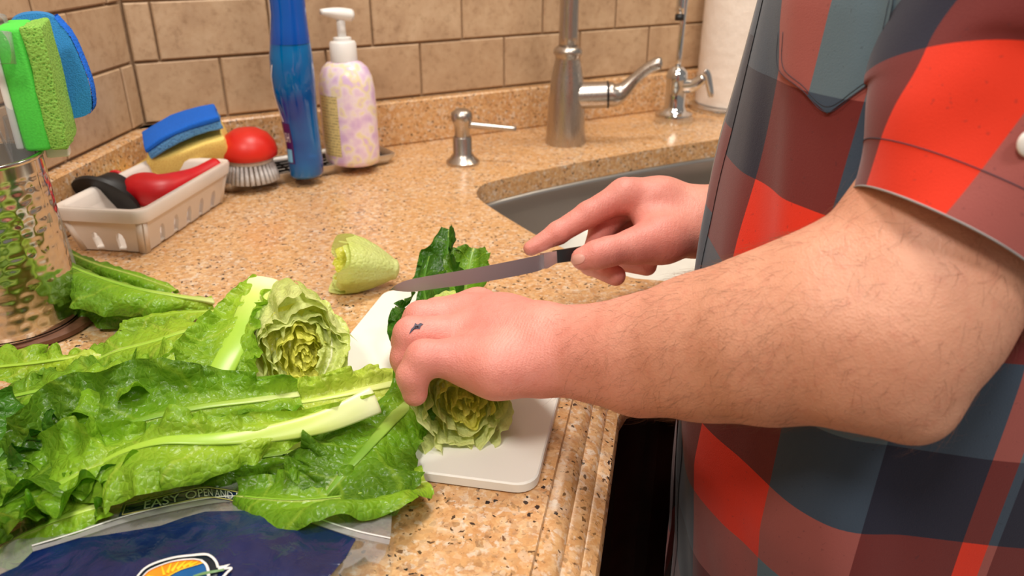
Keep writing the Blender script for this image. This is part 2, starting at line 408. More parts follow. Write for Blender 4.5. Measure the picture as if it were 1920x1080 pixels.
# base cabinet below the worktop
cb = thing('base_cabinet', 'dark brown wooden base cabinet below the granite edge', 'cabinet', (-.15, .3, -.9))
fl = offs(front, -.045)
cpoly = [tuple(p[:2]) for p in fl]+[tuple((wallpt(C0, DB, NB, 1.1, ZS, .02))[:2]), tuple(wallpt(C0, DB, NB, 1.05, ZS, .1)[:2]), tuple((np.array([.12, .62, 0]))[:2]), (-.3, .62), (-.3, -.3)]
def face_strip(i0, z0, z1, out, u0=0., u1=1.):
    a = fl[i0]; b = fl[i0+1]; t_ = unit(b-a); n_ = np.array([t_[1], -t_[0], 0]); L_ = np.linalg.norm(b-a)
    P = []
    for o_ in (-.02, out):
        for (u, z) in ((u0, z0), (u1, z0), (u1, z1), (u0, z1)): P.append(a+t_*L_*u+n_*o_+np.array([0, 0, z]))
    return np.array(P), [(0, 1, 2, 3), (7, 6, 5, 4)]+[(i, (i+1) % 4, 4+(i+1) % 4, 4+i) for i in range(4)]
fixn(part('carcass', join(face_strip(0, -.9, -.05, 0), face_strip(3, -.9, -.05, 0)), M['cabinet_wood'], cb, False))
for k in range(3):
    dr = fixn(part('door', face_strip(0, -.85, -.24, .018, .1+.3*k, .38+.3*k), M['cabinet_wood'], cb, False))
    fixn(part('door_panel', face_strip(0, -.79, -.30, .026, .13+.3*k, .35+.3*k), M['cabinet_wood'], dr, False))
    fixn(part('drawer', face_strip(0, -.22, -.07, .018, .1+.3*k, .38+.3*k), M['cabinet_wood'], cb, False))
fixn(part('door', face_strip(3, -.85, -.07, .018, .03, .4), M['cabinet_wood'], cb, False))
# ------------------------------------------------------------------ taps
def rev(prof, loc, n=40, cap=True): return xf(lathe(prof, n, cap), None, loc)
b = at(1060, 268); fx, fy = b[0], b[1]
tp = thing('kitchen_faucet', 'tall brushed nickel kitchen faucet with a side lever behind the sink', 'faucet', (fx, fy, 0))
part('base', rev([(.0335, 0), (.0338, .004), (.0315, .03), (.0300, .07), (.0258, .11), (.0200, .138), (.0205, .142), (.0235, .147), (.0225, .153), (.017, .158)], (fx, fy, 0)), M['brushed_steel'], tp, auto=50)
part('spout', tube([(fx, fy, .15), (fx, fy, .30), (fx, fy, .40), (fx-.012, fy-.022, .455), (fx-.04, fy-.075, .48), (fx-.075, fy-.135, .455), (fx-.085, fy-.155, .40)], [.0155, .0148, .0145, .0145, .0145, .0145, .016], 20, 40), M['brushed_steel'], tp)
ax = unit(np.array([.97, -.1, .06])); o1 = np.array([fx, fy, .078])
lv = part('lever_barrel', tube([o1+ax*.018, o1+ax*.066], [.0215, .0215], 28), M['brushed_steel'], tp, auto=40)
part('seal_ring', tube([o1+ax*.066, o1+ax*.0685], [.0222, .0222], 28), M['black_metal'], tp, auto=40)
part('lever', tube([o1+ax*.0685, o1+ax*.08, o1+ax*.092+np.array([0, 0, .006]), o1+ax*.108+np.array([0, 0, .022]), o1+ax*.128+np.array([0, 0, .038]), o1+ax*.146+np.array([0, 0, .046]), o1+ax*.151+np.array([0, 0, .047])], [.0205, .019, .0135, .0095, .0095, .0105, .005], 18, 34, True), M['brushed_steel'], tp)
b = at(868, 306); x, y = b[0], b[1]
sp = thing('soap_pump', 'small brushed nickel soap dispenser pump on the worktop', 'soap dispenser', (x, y, 0))
part('base', rev([(.0255, 0), (.0255, .004), (.019, .010), (.0145, .016), (.0145, .040), (.0135, .042)], (x, y, 0)), M['brushed_steel'], sp, auto=45)
part('pump_head', rev([(.0115, .040), (.0115, .058), (.0145, .064), (.0165, .070), (.0155, .078), (.009, .083), (0.0005, .084)], (x, y, 0)), M['brushed_steel'], sp, auto=60)
part('nozzle', tube([(x+.008, y, .060), (x+.05, y-.004, .057), (x+.082, y-.008, .055)], [.0052, .0046, .004], 14, 12), M['brushed_steel'], sp)
b = at(1262, 228); x, y = b[0], b[1]
ft = thing('filter_tap', 'slim chrome drinking water tap beside the paper towel roll', 'faucet', (x, y, 0))
part('base', rev([(.034, 0), (.0355, .006), (.034, .016), (.023, .020), (.0185, .03), (.0185, .066), (.0195, .078), (.018, .092), (.010, .10), (.005, .102)], (x, y, 0)), M['chrome'], ft, auto=50)
part('spout', tube([(x, y, .10), (x+.002, y, .2), (x+.004, y, .28), (x-.004, y-.012, .325), (x-.014, y-.04, .335), (x-.018, y-.06, .30), (x-.018, y-.064, .195)], [.0052, .0052, .0052, .0052, .0055, .006, .007], 14, 44), M['chrome'], ft)
part('aerator', tube([(x-.018, y-.064, .196), (x-.018, y-.064, .187)], [.0078, .0078], 16), M['black_rubber'], ft)
part('valve', tube([(x+.012, y-.004, .066), (x+.03, y-.012, .07), (x+.046, y-.018, .085)], [.014, .012, .009], 16, 12), M['chrome'], ft)
part('lever', tube([(x+.044, y-.018, .094), (x+.05, y-.02, .088), (x+.058, y-.024, .06), (x+.06, y-.025, .05)], [.0085, .0075, .006, .0045], 14, 16), M['chrome'], ft)
b = at(1380, 203); x, y = b[0], b[1]
ph = thing('paper_towel_holder', 'chrome round paper towel stand on the worktop by the wall', 'paper towel holder', (x, y, 0))
part('base', rev([(.092, 0), (.094, .004), (.093, .010), (.088, .013), (.02, .014)], (x, y, 0), 60), M['chrome'], ph, auto=50)
part('pole', rev([(.006, .012), (.006, .33), (.012, .34), (.004, .355)], (x, y, 0), 20), M['chrome'], ph)
pr = thing('paper_towel_roll', 'white paper towel roll standing on the chrome holder', 'paper towel', (x, y, .0145))
rp = []
def towel(u, v_):
    a = u*2*math.pi*1.03; r = .0815 + .0009*u + .0005*noise(u*40, v_*30, 0, 3); return np.c_[x+r*np.cos(a), y+r*np.sin(a), .0145+v_*.28]
part('sheet', grid(towel, 160, 50), M['paper_towel'], pr)
part('core', rev([(.081, .016), (.02, .016), (.02, .294), (.081, .294)], (x, y, 0), 60, False), M['paper_towel'], pr)
# ------------------------------------------------------------------ tray with two bottles and a brush
A = at(424, 366); B = at(742, 306); tdir = unit((B-A)*np.array([1, 1, 0])); tn = np.array([-tdir[1], tdir[0], 0]); TL = np.linalg.norm((B-A)[:2]); TD = .088
tc = A + tdir*TL/2 + tn*TD/2; TM = np.c_[tdir, tn, (0, 0, 1)]
ty = thing('tray', 'narrow steel tray with a black wire rack against the upstand', 'tray', (tc[0], tc[1], 0))
def tr(w_, d_, z, r=.012): return [TM @ np.array([a_, b_, z]) + np.array([tc[0], tc[1], 0]) for a_, b_ in rrect(w_, d_, r, 4)]
part('pan', loops([tr(TL-.016, TD-.016, .0005), tr(TL-.006, TD-.006, .010), tr(TL-.002, TD-.002, .0155), tr(TL+.003, TD+.003, .0165), tr(TL+.006, TD+.006, .0155), tr(TL+.005, TD+.005, .0125), tr(TL-.002, TD-.002, .006), tr(TL-.010, TD-.010, .0002)], True, False), M['tray_steel'], ty, auto=50)
for i in range(5):
    yy = -TD/2+.014+(TD-.028)*i/4
    part('rack_wire', tube([TM @ np.array([-TL/2+.01, yy, .0112])+np.array([tc[0], tc[1], 0]), TM @ np.array([TL/2-.01, yy, .0112])+np.array([tc[0], tc[1], 0])], .0017, 8), M['black_metal'], ty)
for i in range(14):
    xx = -TL/2+.013+(TL-.026)*i/13
    part('rack_wire', tube([TM @ np.array([xx, -TD/2+.01, .0096])+np.array([tc[0], tc[1], 0]), TM @ np.array([xx, TD/2-.01, .0096])+np.array([tc[0], tc[1], 0])], .0016, 8), M['black_metal'], ty)
ZT = .0128
b = at(570, 334, ZT); x, y = b[0], b[1]+.012
bb = thing('spray_bottle', 'tall wavy translucent blue dish spray bottle on the tray', 'spray bottle', (x, y, ZT))
pf = [(.0, 0), (.021, 0), (.0235, .004), (.0238, .02), (.0232, .05), (.0248, .085), (.0275, .115), (.0288, .14), (.028, .165), (.0262, .18)]
def wavy(VF, amp, _=0):
    V, F = VF; V = V.copy(); V[:, 0] += amp*np.sin((V[:, 2])*30+.6); return V, F
part('bottle_body', xf(wavy(lathe(pf, 48, False, 1, .82), .0022), rotz(.5), (x, y, ZT)), M['blue_liquid'], bb)
part('overcap', xf(wavy(lathe([(.0262, .18), (.0240, .20), (.0228, .215), (.0228, .245), (.0238, .27), (.0245, .30), (.024, .33), (.015, .35), (.0, .352)], 48, False, 1, .85), .0022), rotz(.5), (x, y, ZT)), M['blue_plastic'], bb)
def on_lathe(prof, sx, sy, rz, loc, a0, a1, z0, z1, off, nu=14, nv=18, amp=0., shape=None):
    pr_ = np.array(prof); c, s_ = math.cos(rz), math.sin(rz)
    def fn(u, v_):
        z = z0+(z1-z0)*v_; a = np.radians(a0+(a1-a0)*u)
        if shape is not None: a, z = shape(u, v_)
        r = np.interp(z, pr_[:, 1], pr_[:, 0])+off
        X = r*np.cos(a)*sx + amp*np.sin(z*30+.6); Y = r*np.sin(a)*sy
        return np.c_[X*c-Y*s_+loc[0], X*s_+Y*c+loc[1], z+loc[2]]
    return grid(fn, nu, nv)
pfull = pf[1:]+[(.0240, .20), (.0228, .215), (.0228, .245), (.0238, .27)]
L0 = (x, y, ZT)
part('shrink_label', on_lathe(pfull, 1, .82, .5, L0, 140, 222, .022, .078, .0006, 20, 16, .0022), M['label_purple'], bb)
part('label_badge', on_lathe(pfull, 1, .82, .5, L0, 186, 214, .024, .042, .0011, 10, 8, .0022), M['label_lightblue'], bb)
part('label_swirl', on_lathe(pfull, 1, .82, .5, L0, 150, 200, .082, .15, .0007, 12, 16, .0022, shape=lambda u, v_: (np.radians(196-14*np.sin(v_*3.1)+6*u), .080+.075*v_)), M['label_white'], bb)
part('label_crest', on_lathe(pfull, 1, .82, .5, L0, 150, 200, .082, .15, .0007, 10, 16, .0022, shape=lambda u, v_: (np.radians(176+14*u*np.sin(v_*3.1)), .186+.075*v_)), M['label_white'], bb)
def text_mesh(s, serif=False):
    cu = bpy.data.curves.new('txt', 'FONT'); cu.body = s; cu.size = 1; cu.resolution_u = 3
    o = bpy.data.objects.new('txt', cu); COL.objects.link(o); bpy.context.view_layer.update()
    me = o.to_mesh(); V = np.array([v_.co[:] for v_ in me.vertices]); F = [tuple(p.vertices) for p in me.polygons]
    o.to_mesh_clear(); bpy.data.objects.remove(o); bpy.data.curves.remove(cu)
    return V, F
V, F = text_mesh('WASH'); V = V-V.min(0); V = V/V.max(0).clip(1e-6)
z = .052+.013*V[:, 1]; a = np.radians(158+56*V[:, 0]); pr_ = np.array(pfull); r = np.interp(z, pr_[:, 1], pr_[:, 0])+.0014
X = r*np.cos(a)+.0022*np.sin(z*30+.6); Y = r*np.sin(a)*.82; c, s_ = math.cos(.5), math.sin(.5)
part('label_lettering', (np.c_[X*c-Y*s_+x, X*s_+Y*c+y, z+ZT], F), M['label_white'], bb)
b = at(655, 314, ZT); x, y = b[0], b[1]+.03
wb = thing('lotion_bottle', 'lilac and yellow patterned soap bottle with white pump top', 'soap bottle', (x, y, ZT))
KZ = .86; pf = [(r_, z_*KZ) for r_, z_ in [(.0, 0), (.036, 0), (.041, .003), (.0425, .010), (.043, .03), (.043, .09), (.0425, .125), (.040, .145), (.034, .16), (.026, .168), (.017, .172), (.0165, .176)]]
part('bottle_body', xf(lathe(pf, 56, False, 1, .8), rotz(-.45), (x, y, ZT)), M['purple_print'], wb)
part('back_label', on_lathe(pf[1:], 1, .8, -.45, (x, y, ZT), 232, 280, .016, .102, .0005, 16, 10), M['yellow_label'], wb)
part('pump_collar', xf(lathe([(r_, z_*KZ) for r_, z_ in [(.0185, .170), (.0188, .173), (.0186, .198), (.017, .201), (.0125, .202), (.0125, .207), (.009, .208)]], 40), None, (x, y, ZT)), M['white_plastic'], wb, auto=45)
part('pump_stem', xf(lathe([(.0062, .205*KZ), (.006, .24*KZ)], 20), None, (x, y, ZT)), M['white_plastic'], wb)
hd = unit(np.array([-.8, -.6, 0])); hs = np.array([-hd[1], hd[0], 0])
part('pump_spout', tube([np.array([x, y, ZT+.240*KZ])-hd*.016, np.array([x, y, ZT+.243*KZ]), np.array([x, y, ZT+.246*KZ])+hd*.015, np.array([x, y, ZT+.248*KZ])+hd*.028], [.0115, .0115, .0085, .005], 18, 12, True, .75), M['white_plastic'], wb)
b = at(465, 345, ZT); x, y = b[0]+.0, b[1]+.022
rb = thing('palm_brush', 'round red knob scrub brush with grey bristles on the tray', 'brush', (x, y, ZT))
part('knob', xf(lathe([(.0, .030), (.028, .030), (.0375, .034), (.0385, .041), (.036, .052), (.028, .063), (.016, .070), (.0, .072)], 44, False), None, (x, y, ZT)), M['red_knob'], rb)
part('collar', xf(lathe([(.026, .024), (.031, .027), (.031, .032)], 36), None, (x, y, ZT)), M['bristle'], rb)
for i in range(30):
    a = 2*math.pi*i/30
    part('bristle_tuft', tube([(x+.027*math.cos(a), y+.027*math.sin(a), ZT+.028), (x+.031*math.cos(a), y+.031*math.sin(a), ZT+.014), (x+.0345*math.cos(a), y+.0345*math.sin(a), ZT+.0005)], [.0020, .0026, .0031], 7), M['bristle'], rb)
for i in range(16):
    a = 2*math.pi*i/16+.1
    part('bristle_tuft', tube([(x+.014*math.cos(a), y+.014*math.sin(a), ZT+.028), (x+.018*math.cos(a), y+.018*math.sin(a), ZT+.0005)], [.002, .0031], 6), M['bristle'], rb)
# ------------------------------------------------------------------ ceramic berry basket, sponges and dish brush
bn = at(283, 485); br_ = at(433, 381)
e1 = unit((br_-bn)*np.array([1, 1, 0])); e2 = np.array([-e1[1], e1[0], 0]); BW = .104; BL = .205; BH = .055
bc = bn + e1*BL/2 + e2*BW/2
BM = np.c_[e1, e2, (0, 0, 1)]
def bp(u, v_, z): return BM @ np.array([u, v_, z]) + np.array([bc[0], bc[1], 0])
bk = thing('berry_basket', 'off-white ceramic berry basket with slots in its sides', 'basket', (bc[0], bc[1], 0))
# thick sides are built as slotted panels
def basket_side(axis, length_b, length_t, half_b, half_t, sgn, slots):
    """a leaning wall panel with arched slots near the foot"""
    th = .0045; nx = 14*len(slots)+8; vf = []
    def mp(s, h, inn):
        Lh = (length_b+(length_t-length_b)*h)/2; off = (half_b+(half_t-half_b)*h - (th if inn else 0))*sgn
        return bp(s*Lh, off, .002+h*(BH-.014)) if axis == 0 else bp(off, s*Lh, .002+h*(BH-.014))
    xs = sorted(set([-1.0, 1.0]+[c_-.5*w_ for c_, w_ in slots]+[c_+.5*w_ for c_, w_ in slots]))
    for a_, b_ in zip(xs, xs[1:]):
        mid = (a_+b_)/2; slot = any(abs(mid-c_) < w_*.5 for c_, w_ in slots)
        segs = [(0.0, 1.0)] if not slot else [(.56, 1.0)]
        for h0, h1 in segs:
            n_ = 7; Vv = []; Ff = []
            for inn in (0, 1):
                for k in range(n_):
                    s_ = a_+(b_-a_)*k/(n_-1)
                    hh = h0
                    if slot: hh = .36+.20*math.sqrt(max(0, 1-((s_-mid)/((b_-a_)/2))**2))
                    Vv += [mp(s_, hh, inn), mp(s_, h1, inn)]
            for k in range(n_-1):
                i0 = 2*k; Ff += [(i0, i0+2, i0+3, i0+1), (2*n_+i0+1, 2*n_+i0+3, 2*n_+i0+2, 2*n_+i0), (i0+2, i0, 2*n_+i0, 2*n_+i0+2)]
            Ff += [(0, 1, 2*n_+1, 2*n_), (2*n_-2, 4*n_-2, 4*n_-1, 2*n_-1)]
            vf.append((np.array(Vv), Ff))
    return join(*vf)
wb_, wt_ = BW-.024, BW-.006; lb_, lt_ = BL-.024, BL-.006
SL = [(-.62, .11), (-.3, .11), (.02, .11), (.34, .11), (.66, .11)]; SS_ = [(-.33, .24), (.33, .24)]
for sg in (-1, 1):
    fixn(part('side_wall', basket_side(0, lb_, lt_, wb_/2, wt_/2, sg, SL), M['ceramic'], bk, True, 30))
    fixn(part('end_wall', basket_side(1, wb_, wt_, lb_/2, lt_/2, sg, SS_), M['ceramic'], bk, True, 30))
for sx_ in (-1, 1):
    for sy_ in (-1, 1): part('corner_post', tube([bp(sx_*(lb_/2-.005), sy_*(wb_/2-.005), .002), bp(sx_*(lt_/2-.0055), sy_*(wt_/2-.0055), BH-.012)], .0066, 14), M['ceramic'], bk)
def brr(l_, w_, z, r=.014): return [bp(a_, b_, z) for a_, b_ in rrect(l_, w_, r, 5)]
part('floor_plate', loops([brr(lb_-.004, wb_-.004, .001, .008), brr(lb_, wb_, .004, .008), brr(lb_-.004, wb_-.004, .006, .008)]), M['ceramic'], bk)
part('rim', loops([brr(BL-.008, BW-.008, BH-.016), brr(BL+.002, BW+.002, BH-.015), brr(BL+.006, BW+.006, BH-.003), brr(BL+.004, BW+.004, BH), brr(BL-.008, BW-.008, BH), brr(BL-.014, BW-.014, BH-.004), brr(BL-.017, BW-.017, BH-.016), brr(BL-.008, BW-.008, BH-.016)], False, False), M['ceramic'], bk, auto=60)
def obox(center, X, Y, w_, d_, h_, bev=.003, seg=2):
    X = unit(X); Y = unit(np.asarray(Y)-X*np.dot(X, Y)); Z = np.cross(X, Y); return xf(bevbox(w_, d_, h_, bev, seg), np.c_[X, Y, Z], center)
def rumple(VF, amp, sc, seed=1):
    V, F = VF; V = V + amp*np.c_[noise(V[:, 0]*sc, V[:, 1]*sc, V[:, 2]*sc, seed), noise(V[:, 0]*sc, V[:, 1]*sc, V[:, 2]*sc, seed+1), noise(V[:, 0]*sc, V[:, 1]*sc, V[:, 2]*sc, seed+2)]; return V, F
def subd(VF, cuts):
    bm = bmesh.new(); vs = [bm.verts.new(v_) for v_ in VF[0]]
    for f in VF[1]:
        try: bm.faces.new([vs[i] for i in f])
        except ValueError: pass
    bmesh.ops.subdivide_edges(bm, edges=bm.edges[:], cuts=cuts, use_grid_fill=True); bm.verts.ensure_lookup_table(); bm.verts.index_update()
    V = np.array([v_.co[:] for v_ in bm.verts]); F = [tuple(v_.index for v_ in f.verts) for f in bm.faces]; bm.free(); return V, F
# yellow sponge and a second yellow sponge behind it, blue scrub sponge on top
c_ = cp(345, 286, 1.02); X = unit(cp(425, 262, 1.03)-cp(275, 308, 1.01)); up_ = unit(np.array([-.10, -.35, .93]))
ys = thing('yellow_sponge', 'pale yellow block sponge lying across the ceramic basket', 'sponge', c_)
part('foam_block', rumple(subd(obox(c_+np.array([0, .02, 0]), X, np.cross(up_, X), .10, .062, .034, .003), 3), .003, 45, 5), M['sponge_yellow'], ys, True, 45)
c2 = cp(285, 318, 1.03)
y2 = thing('yellow_sponge', 'yellow sponge tucked at the back of the basket behind the brush loop', 'sponge', c2)
part('foam_block', rumple(subd(obox(c2, unit(np.array([.75, .5, .45])), np.array([-.5, .8, 0]), .075, .055, .022, .003), 3), .003, 45, 9), M['sponge_yellow'], y2, True, 45)
c3 = cp(345, 240, 1.02); X3 = unit(cp(405, 215, 1.03)-cp(275, 268, 1.01)); up3 = unit(np.array([-.28, -.25, .92]))
bs = thing('blue_scrub_sponge', 'bright blue scrub sponge resting on the yellow sponge', 'sponge', c3)
def bend(VF, c_, X_, amt):
    V, F = VF; s_ = (V-c_) @ X_; V = V.copy(); V[:, 2] -= amt*s_*s_; return V, F
part('scrub_layer', bend(rumple(subd(obox(c3+up3*.009, X3, np.cross(up3, X3), .10, .062, .007, .002), 4), .002, 60, 3), c3, X3, 2.5), M['scrub_blue'], bs, True, 45)
part('foam_layer', bend(rumple(subd(obox(c3, X3, np.cross(up3, X3), .098, .060, .012, .002), 4), .002, 60, 3), c3, X3, 2.5), M['sponge_skyblue'], bs, True, 45)
# dish brush: black round head, red silicone body and handle
hb = cp(215, 385, .945); hx = cp(205, 372, .93)
db = thing('dish_brush', 'red silicone dish brush with a round black head in the basket', 'brush', hb)
Pn = [cp(235, 368, .945), cp(265, 356, .945), cp(300, 356, .947), cp(335, 343, .962), cp(370, 327, .983), cp(406, 308, 1.005)]
part('handle', tube(Pn, [.018, .024, .023, .017, .0115, .0105], 26, 40, True, .85), M['red_silicone'], db)
lp = [cp(218, 332, .965)+np.array([.008*math.cos(a), 0, .007*math.sin(a)]) for a in np.linspace(0, 2*math.pi, 17)]
part('hanging_loop', tube(lp, .0024, 8), M['red_silicone'], db)
axh = unit(cp(232, 362, .96)-cp(196, 388, .93)+np.array([0, .01, .02]))
tz = axh; tx_ = unit(np.cross(tz, (0, 0, 1))); ty_ = np.cross(tz, tx_)
part('scraper_head', xf(lathe([(.0, -.004), (.036, -.005), (.0405, -.003), (.0405, .002), (.033, .006), (.0, .007)], 44, False), np.c_[tx_, ty_, tz], cp(199, 376, .93)), M['black_rubber'], db, auto=50)
part('neck', xf(lathe([(.026, .004), (.027, .012), (.022, .020), (.018, .028)], 36), np.c_[tx_, ty_, tz], cp(203, 374, .93)), M['black_rubber'], db, auto=50)
# ------------------------------------------------------------------ hammered steel canister with dish wands
kx, ky, KR, KH = -.4475, .622, .0535, .158
co = tag(part('coaster', xf(lathe([(.0, 0), (.054, 0), (.057, .002), (.057, .006), (.053, .008), (.0, .008)], 60, False), None, (kx+.006, ky+.006, 0)), M['coaster_wood'], auto=50), 'brown round coaster under the hammered steel canister', 'coaster')
cn = thing('canister', 'shiny hammered steel canister holding dish wands', 'canister', (kx, ky, .008))
def can(u, v_):
    a = u*2*math.pi; z = .010+v_*(KH-.010)
    nc, nr = 26, 17; row = np.floor(z/.0088); a2 = a*nc/(2*math.pi)+.5*(row % 2)+.25*noise(a*6, z*60, 0, 4); fu = a2-np.floor(a2)-.5; fv = z/.0088-row-.5
    d = np.sqrt((fu*1.1)**2+(fv*1.2)**2); dent = np.clip(1-d/.62, 0, 1); dent = dent*dent*(3-2*dent)
    ra = _hash(np.floor(a2).astype(np.int64), row.astype(np.int64), 0, 3)
    edge = np.clip((KH-.012-z)/.004, 0, 1)*np.clip((z-.016)/.004, 0, 1)
    r = KR - .00042*dent*edge*(1+.6*ra) + .0002*noise(a*9, z*140, 0, 8)*edge - .0015*np.clip((.016-z)/.006, 0, 1)
    return np.c_[kx+r*np.cos(a), ky+r*np.sin(a), z]
Vc, Fc = grid(can, 340, 150)
part('body', (Vc, Fc), M['canister_steel'], cn)
part('base_plate', xf(lathe([(.0, .0085), (KR-.001, .0085), (KR-.0005, .0105)], 60, False), None, (kx, ky, 0)), M['canister_steel'], cn)
part('rolled_rim', xf(lathe([(KR-.002, KH-.003), (KR+.001, KH-.002), (KR+.0018, KH), (KR+.001, KH+.0018), (KR-.001, KH+.002), (KR-.0025, KH), (KR-.002, KH-.003)], 80, False), None, (kx, ky, 0)), M['canister_steel'], cn)
part('lining', xf(lathe([(.0, .012), (KR-.003, .012), (KR-.0025, KH-.001)], 60, False), None, (kx, ky, 0)), M['tray_steel'], cn)
RS = rotz(math.radians(22)); g0 = cp(78, 152, .655)
def gb(x0, x1, y0, y1, z0, z1, bev, sub=0): 
    vf = bevbox(x1-x0, y1-y0, z1-z0, bev, 3, ((x0+x1)/2, (y0+y1)/2, (z0+z1)/2))
    if sub: vf = subd(vf, sub)
    return xf(vf, RS, g0)
gw = thing('dish_wand', 'dish wand with bright green sponge head and white backing in the canister', 'dish wand', (g0[0], g0[1], .02))
part('backing_plate', gb(-.026, -.020, -.030, .030, -.050, .032, .002), M['white_plastic'], gw)
part('foam_layer', gb(-.020, .000, -.033, .033, -.052, .047, .004), M['foam_green'], gw)
part('scrub_layer', rumple(gb(-.001, .0135, -.033, .033, -.052, .047, .003, 5), .0012, 160, 2), M['sponge_green'], gw)
part('clip', gb(-.008, .010, -.018, -.004, -.062, -.052, .002), M['white_plastic'], gw)
part('handle', tube([g0+np.array([-.030, 0, -.03]), g0+np.array([-.034, .005, -.09]), g0+np.array([-.03, .01, -.19])], [.010, .013, .012], 18, 14), M['clear_plastic'], gw)
bw = thing('dish_wand', 'dish wand with rounded blue sponge head behind the green one', 'dish wand', (g0[0], g0[1]+.04, .02))
bpx = [(14, 60), (22, 38), (45, 27), (80, 26), (105, 36), (130, 68), (152, 115), (168, 160), (172, 200), (165, 214), (140, 222), (60, 232), (20, 200)]
f1 = [cp(x_, y_, .70) for x_, y_ in catmull([(a_, b_, 0) for a_, b_ in bpx+bpx[:1]], 60)[:-1, :2]]
th = np.array([-.012, .022, .0])
part('foam_layer', loops([np.array(f1)+th*.0+unit(np.mean(f1, 0)-np.array(f1[0]))*0, np.array(f1)+th]), M['foam_blue'], bw, True, 40)
edge_px = catmull([(a_, b_, 0) for a_, b_ in [(100, 33), (130, 68), (152, 115), (168, 160), (173, 200), (165, 215)]], 40)[:, :2]
def scrubedge(u, v_):
    k = np.clip((u*39), 0, 38.999); i = k.astype(int); f = (k-i)[:, None]; P = np.array([cp(a_, b_, .70) for a_, b_ in edge_px]); q = P[i]*(1-f)+P[i+1]*f
    o_ = np.where(v_ < .5, 0, .0035*2*np.sin(np.pi*v_))*0
    return q + np.c_[.0005+.0042*np.sin(np.pi*v_), 0*v_, .0018*np.sin(np.pi*v_)]*1.0 + th*((v_*1.06-.03)[:, None]) + .0005*np.c_[noise(u*200, v_*60, 0, 3), noise(u*200, v_*60, 0, 4), noise(u*200, v_*60, 0, 5)]
part('scrub_layer', grid(scrubedge, 120, 40), M['scrub_blue'], bw)
part('handle', tube([cp(40, 200, .72), cp(50, 290, .71), cp(70, 420, .70)], [.008, .010, .009], 16, 14), M['clear_plastic'], bw)
cw = thing('clear_handle_wand', 'clear plastic wand handle leaning at the left of the canister', 'dish wand', (g0[0]-.05, g0[1], .02))
part('handle', tube([cp(-25, 30, .63), cp(-8, 110, .635), cp(15, 200, .64), cp(45, 300, .65), cp(75, 420, .66)], [.014, .017, .015, .010, .010], 20, 24), M['clear_plastic'], cw)
part('ribbed_grip', tube([cp(-12, 60, .60), cp(-2, 120, .605)], [.012, .012], 18), M['clear_plastic'], cw)
# ------------------------------------------------------------------ cutting board
q0 = at(1003, 932); q1 = at(1092, 588); q2 = at(733, 546)
bx_ = unit((q1-q0)*np.array([1, 1, 0])); by_ = np.array([-bx_[1], bx_[0], 0]); BLn = np.linalg.norm(q1-q0); BWd = abs((q2-q1) @ by_)
bctr = q0 + bx_*BLn/2 + by_*BWd/2
def bd(s, z, r=.014): return [np.c_[bx_, by_, (0, 0, 1)] @ np.array([a_, b_, z]) + np.array([bctr[0], bctr[1], 0]) for a_, b_ in rrect(BLn-s, BWd-s, r, 6)]
cbd = thing('cutting_board', 'white plastic cutting board with a handle slot at the worktop edge', 'cutting board', (bctr[0], bctr[1], 0))
slot = [np.c_[bx_, by_, (0, 0, 1)] @ np.array([a_, b_, 0]) + np.array([bctr[0], bctr[1], 0]) for a_, b_ in rrect(.017, .075, .0082, 5, -BLn/2+.040, .058)]
def plate(z, flip):
    o_ = bd(.002, z); tri = tessellate_polygon([[Vector(p) for p in o_], [Vector((p[0], p[1], z)) for p in slot]])
    return np.array(list(o_)+[np.array([p[0], p[1], z]) for p in slot]), [tuple(f) for f in tri]
BT = .0085
fixn(part('board', join(plate(BT, 0), plate(.0005, 1), loops([bd(.002, .0005), bd(0, .0015), bd(0, BT-.001), bd(.002, BT)], False, False), loops([[np.array([p[0], p[1], .0005]) for p in slot], [np.array([p[0], p[1], BT]) for p in slot]], False, False)), M['board_plastic'], cbd, True, 40))

